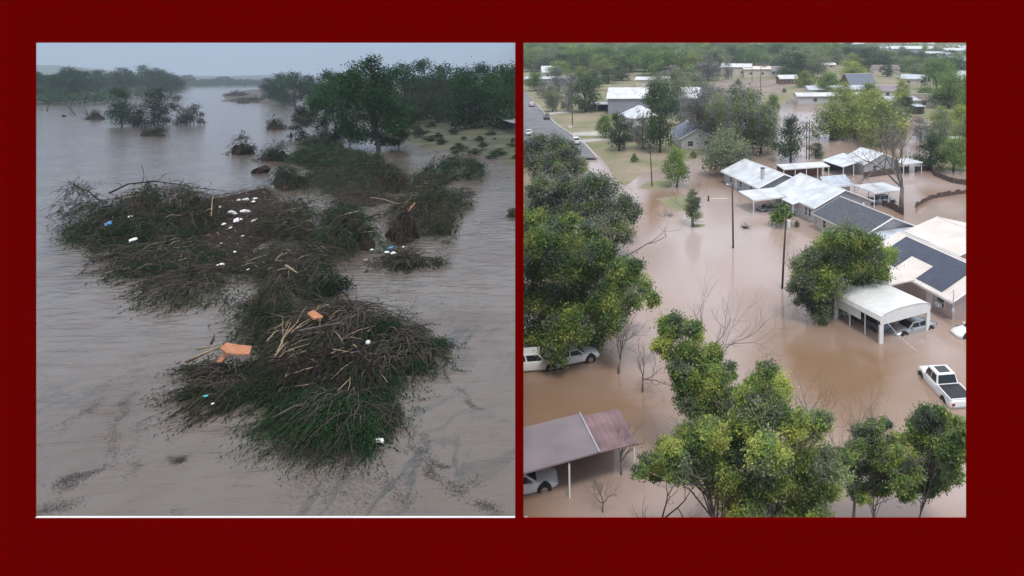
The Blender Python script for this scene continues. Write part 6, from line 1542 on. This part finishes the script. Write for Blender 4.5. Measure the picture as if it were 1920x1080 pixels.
bare('bare_tree', 'thin bare twigs right of the tall part of the largest foreground tree', (1490, 960), 8.4, .09, 4, depth=4, spread=.5, L0=2.6)
bare('bare_tree', 'twiggy bare top above the sparser olive crown', (1600, 1000), 7.6, .09, 5, depth=4, spread=.5, L0=2.3)
bare('bare_tree', 'pale bare bush between the long roof and the largest foreground tree', (1165, 890), 3.2, .06, 6, depth=4, spread=.6, L0=1.1, cat='bare bush')
bare('bare_tree', 'grey leafless thicket between the largest left tree and the left foreground crown', (1160, 700), 4.6, .09, 7, depth=4, spread=.6, L0=1.7, mat='gtwig', cat='bare bush')
bare('bare_tree', 'second leafless thicket hanging over the brown shallows', (1205, 735), 4.4, .08, 8, depth=4, spread=.6, L0=1.6, cat='bare bush')
bare('bare_tree', 'bare twigs poking up from the small sparse street tree', (1297, 424), 6.2, .07, 9, depth=3, spread=.35, L0=2.2)
bare('bare_tree', 'leafless brush at the foot of the leaning dark pole', (1490, 548), 5.0, .06, 10, depth=4, spread=.5, L0=1.8, cat='bare bush')
bare('bare_tree', 'bare branches drooping under the left arm of the largest foreground tree', (1235, 1010), 4.2, .09, 11, depth=4, spread=.6, L0=1.6, mat='twig')
bare('bare_tree', 'pale bare tree at the bottom edge right of the purple-grey roof', (1130, 960), 2.2, .05, 12, depth=4, spread=.6, L0=.9, cat='bare bush')

# ================================================================== haze
hm = bpy.data.materials.new('haze'); hm.use_nodes = True; nt = hm.node_tree; nt.nodes.clear()
o_ = nt.nodes.new('ShaderNodeOutputMaterial'); pv = nt.nodes.new('ShaderNodeVolumePrincipled')
pv.inputs['Color'].default_value = (0.68, 0.77, 0.88, 1); pv.inputs['Density'].default_value = 0.00028; pv.inputs['Anisotropy'].default_value = 0.2
nt.links.new(pv.outputs[0], o_.inputs['Volume'])
HAZE = MB().box(-5200, 2600, -60, 3500, -60, 300)
hz = HAZE.build('haze', hm); hz['kind'] = 'stuff'

# ================================================================== seat the town on its slope; trim both places at the wall between them
bpy.context.view_layer.update()
for o in list(COL.objects):
    if o.parent is None and SIDE.get(o.name) == 'R':
        o.matrix_basis = MR @ o.matrix_basis
bpy.context.view_layer.update()
def root(o):
    while o.parent: o = o.parent
    return o
NV = Vector((1, -SEAM, 0)).normalized()
drop = []
for o in list(COL.objects):
    if o.type != 'MESH': continue
    sd_ = SIDE.get(root(o).name)
    if sd_ not in ('L', 'R'): continue
    mw = o.matrix_world; sgn = 1 if sd_ == 'R' else -1
    ds = [sgn * NV.dot(mw @ Vector(c)) for c in o.bound_box]
    if min(ds) >= 0: continue
    if max(ds) <= 0: drop.append(o); continue
    me = o.data
    if me.users > 1: me = me.copy(); o.data = me
    mi = mw.inverted(); co = mi @ Vector((0, 0, 0)); no = (mi.to_3x3().inverted().transposed() @ (NV * sgn)) if False else (mw.to_3x3().transposed() @ (NV * sgn))
    bm = bmesh.new(); bm.from_mesh(me)
    if 'tint' in me.attributes:
        kill = [f for f in bm.faces if no.dot(f.calc_center_median() - co) < 0]
        bmesh.ops.delete(bm, geom=kill, context='FACES')
    else:
        bmesh.ops.bisect_plane(bm, geom=bm.verts[:] + bm.edges[:] + bm.faces[:], plane_co=co, plane_no=no, clear_inner=True)
    bm.to_mesh(me); bm.free()
    if len(me.polygons) == 0: drop.append(o)
for o in drop: bpy.data.objects.remove(o)
for _ in range(2):
    for o in list(COL.objects):
        if o.type == 'EMPTY' and not o.children: bpy.data.objects.remove(o)
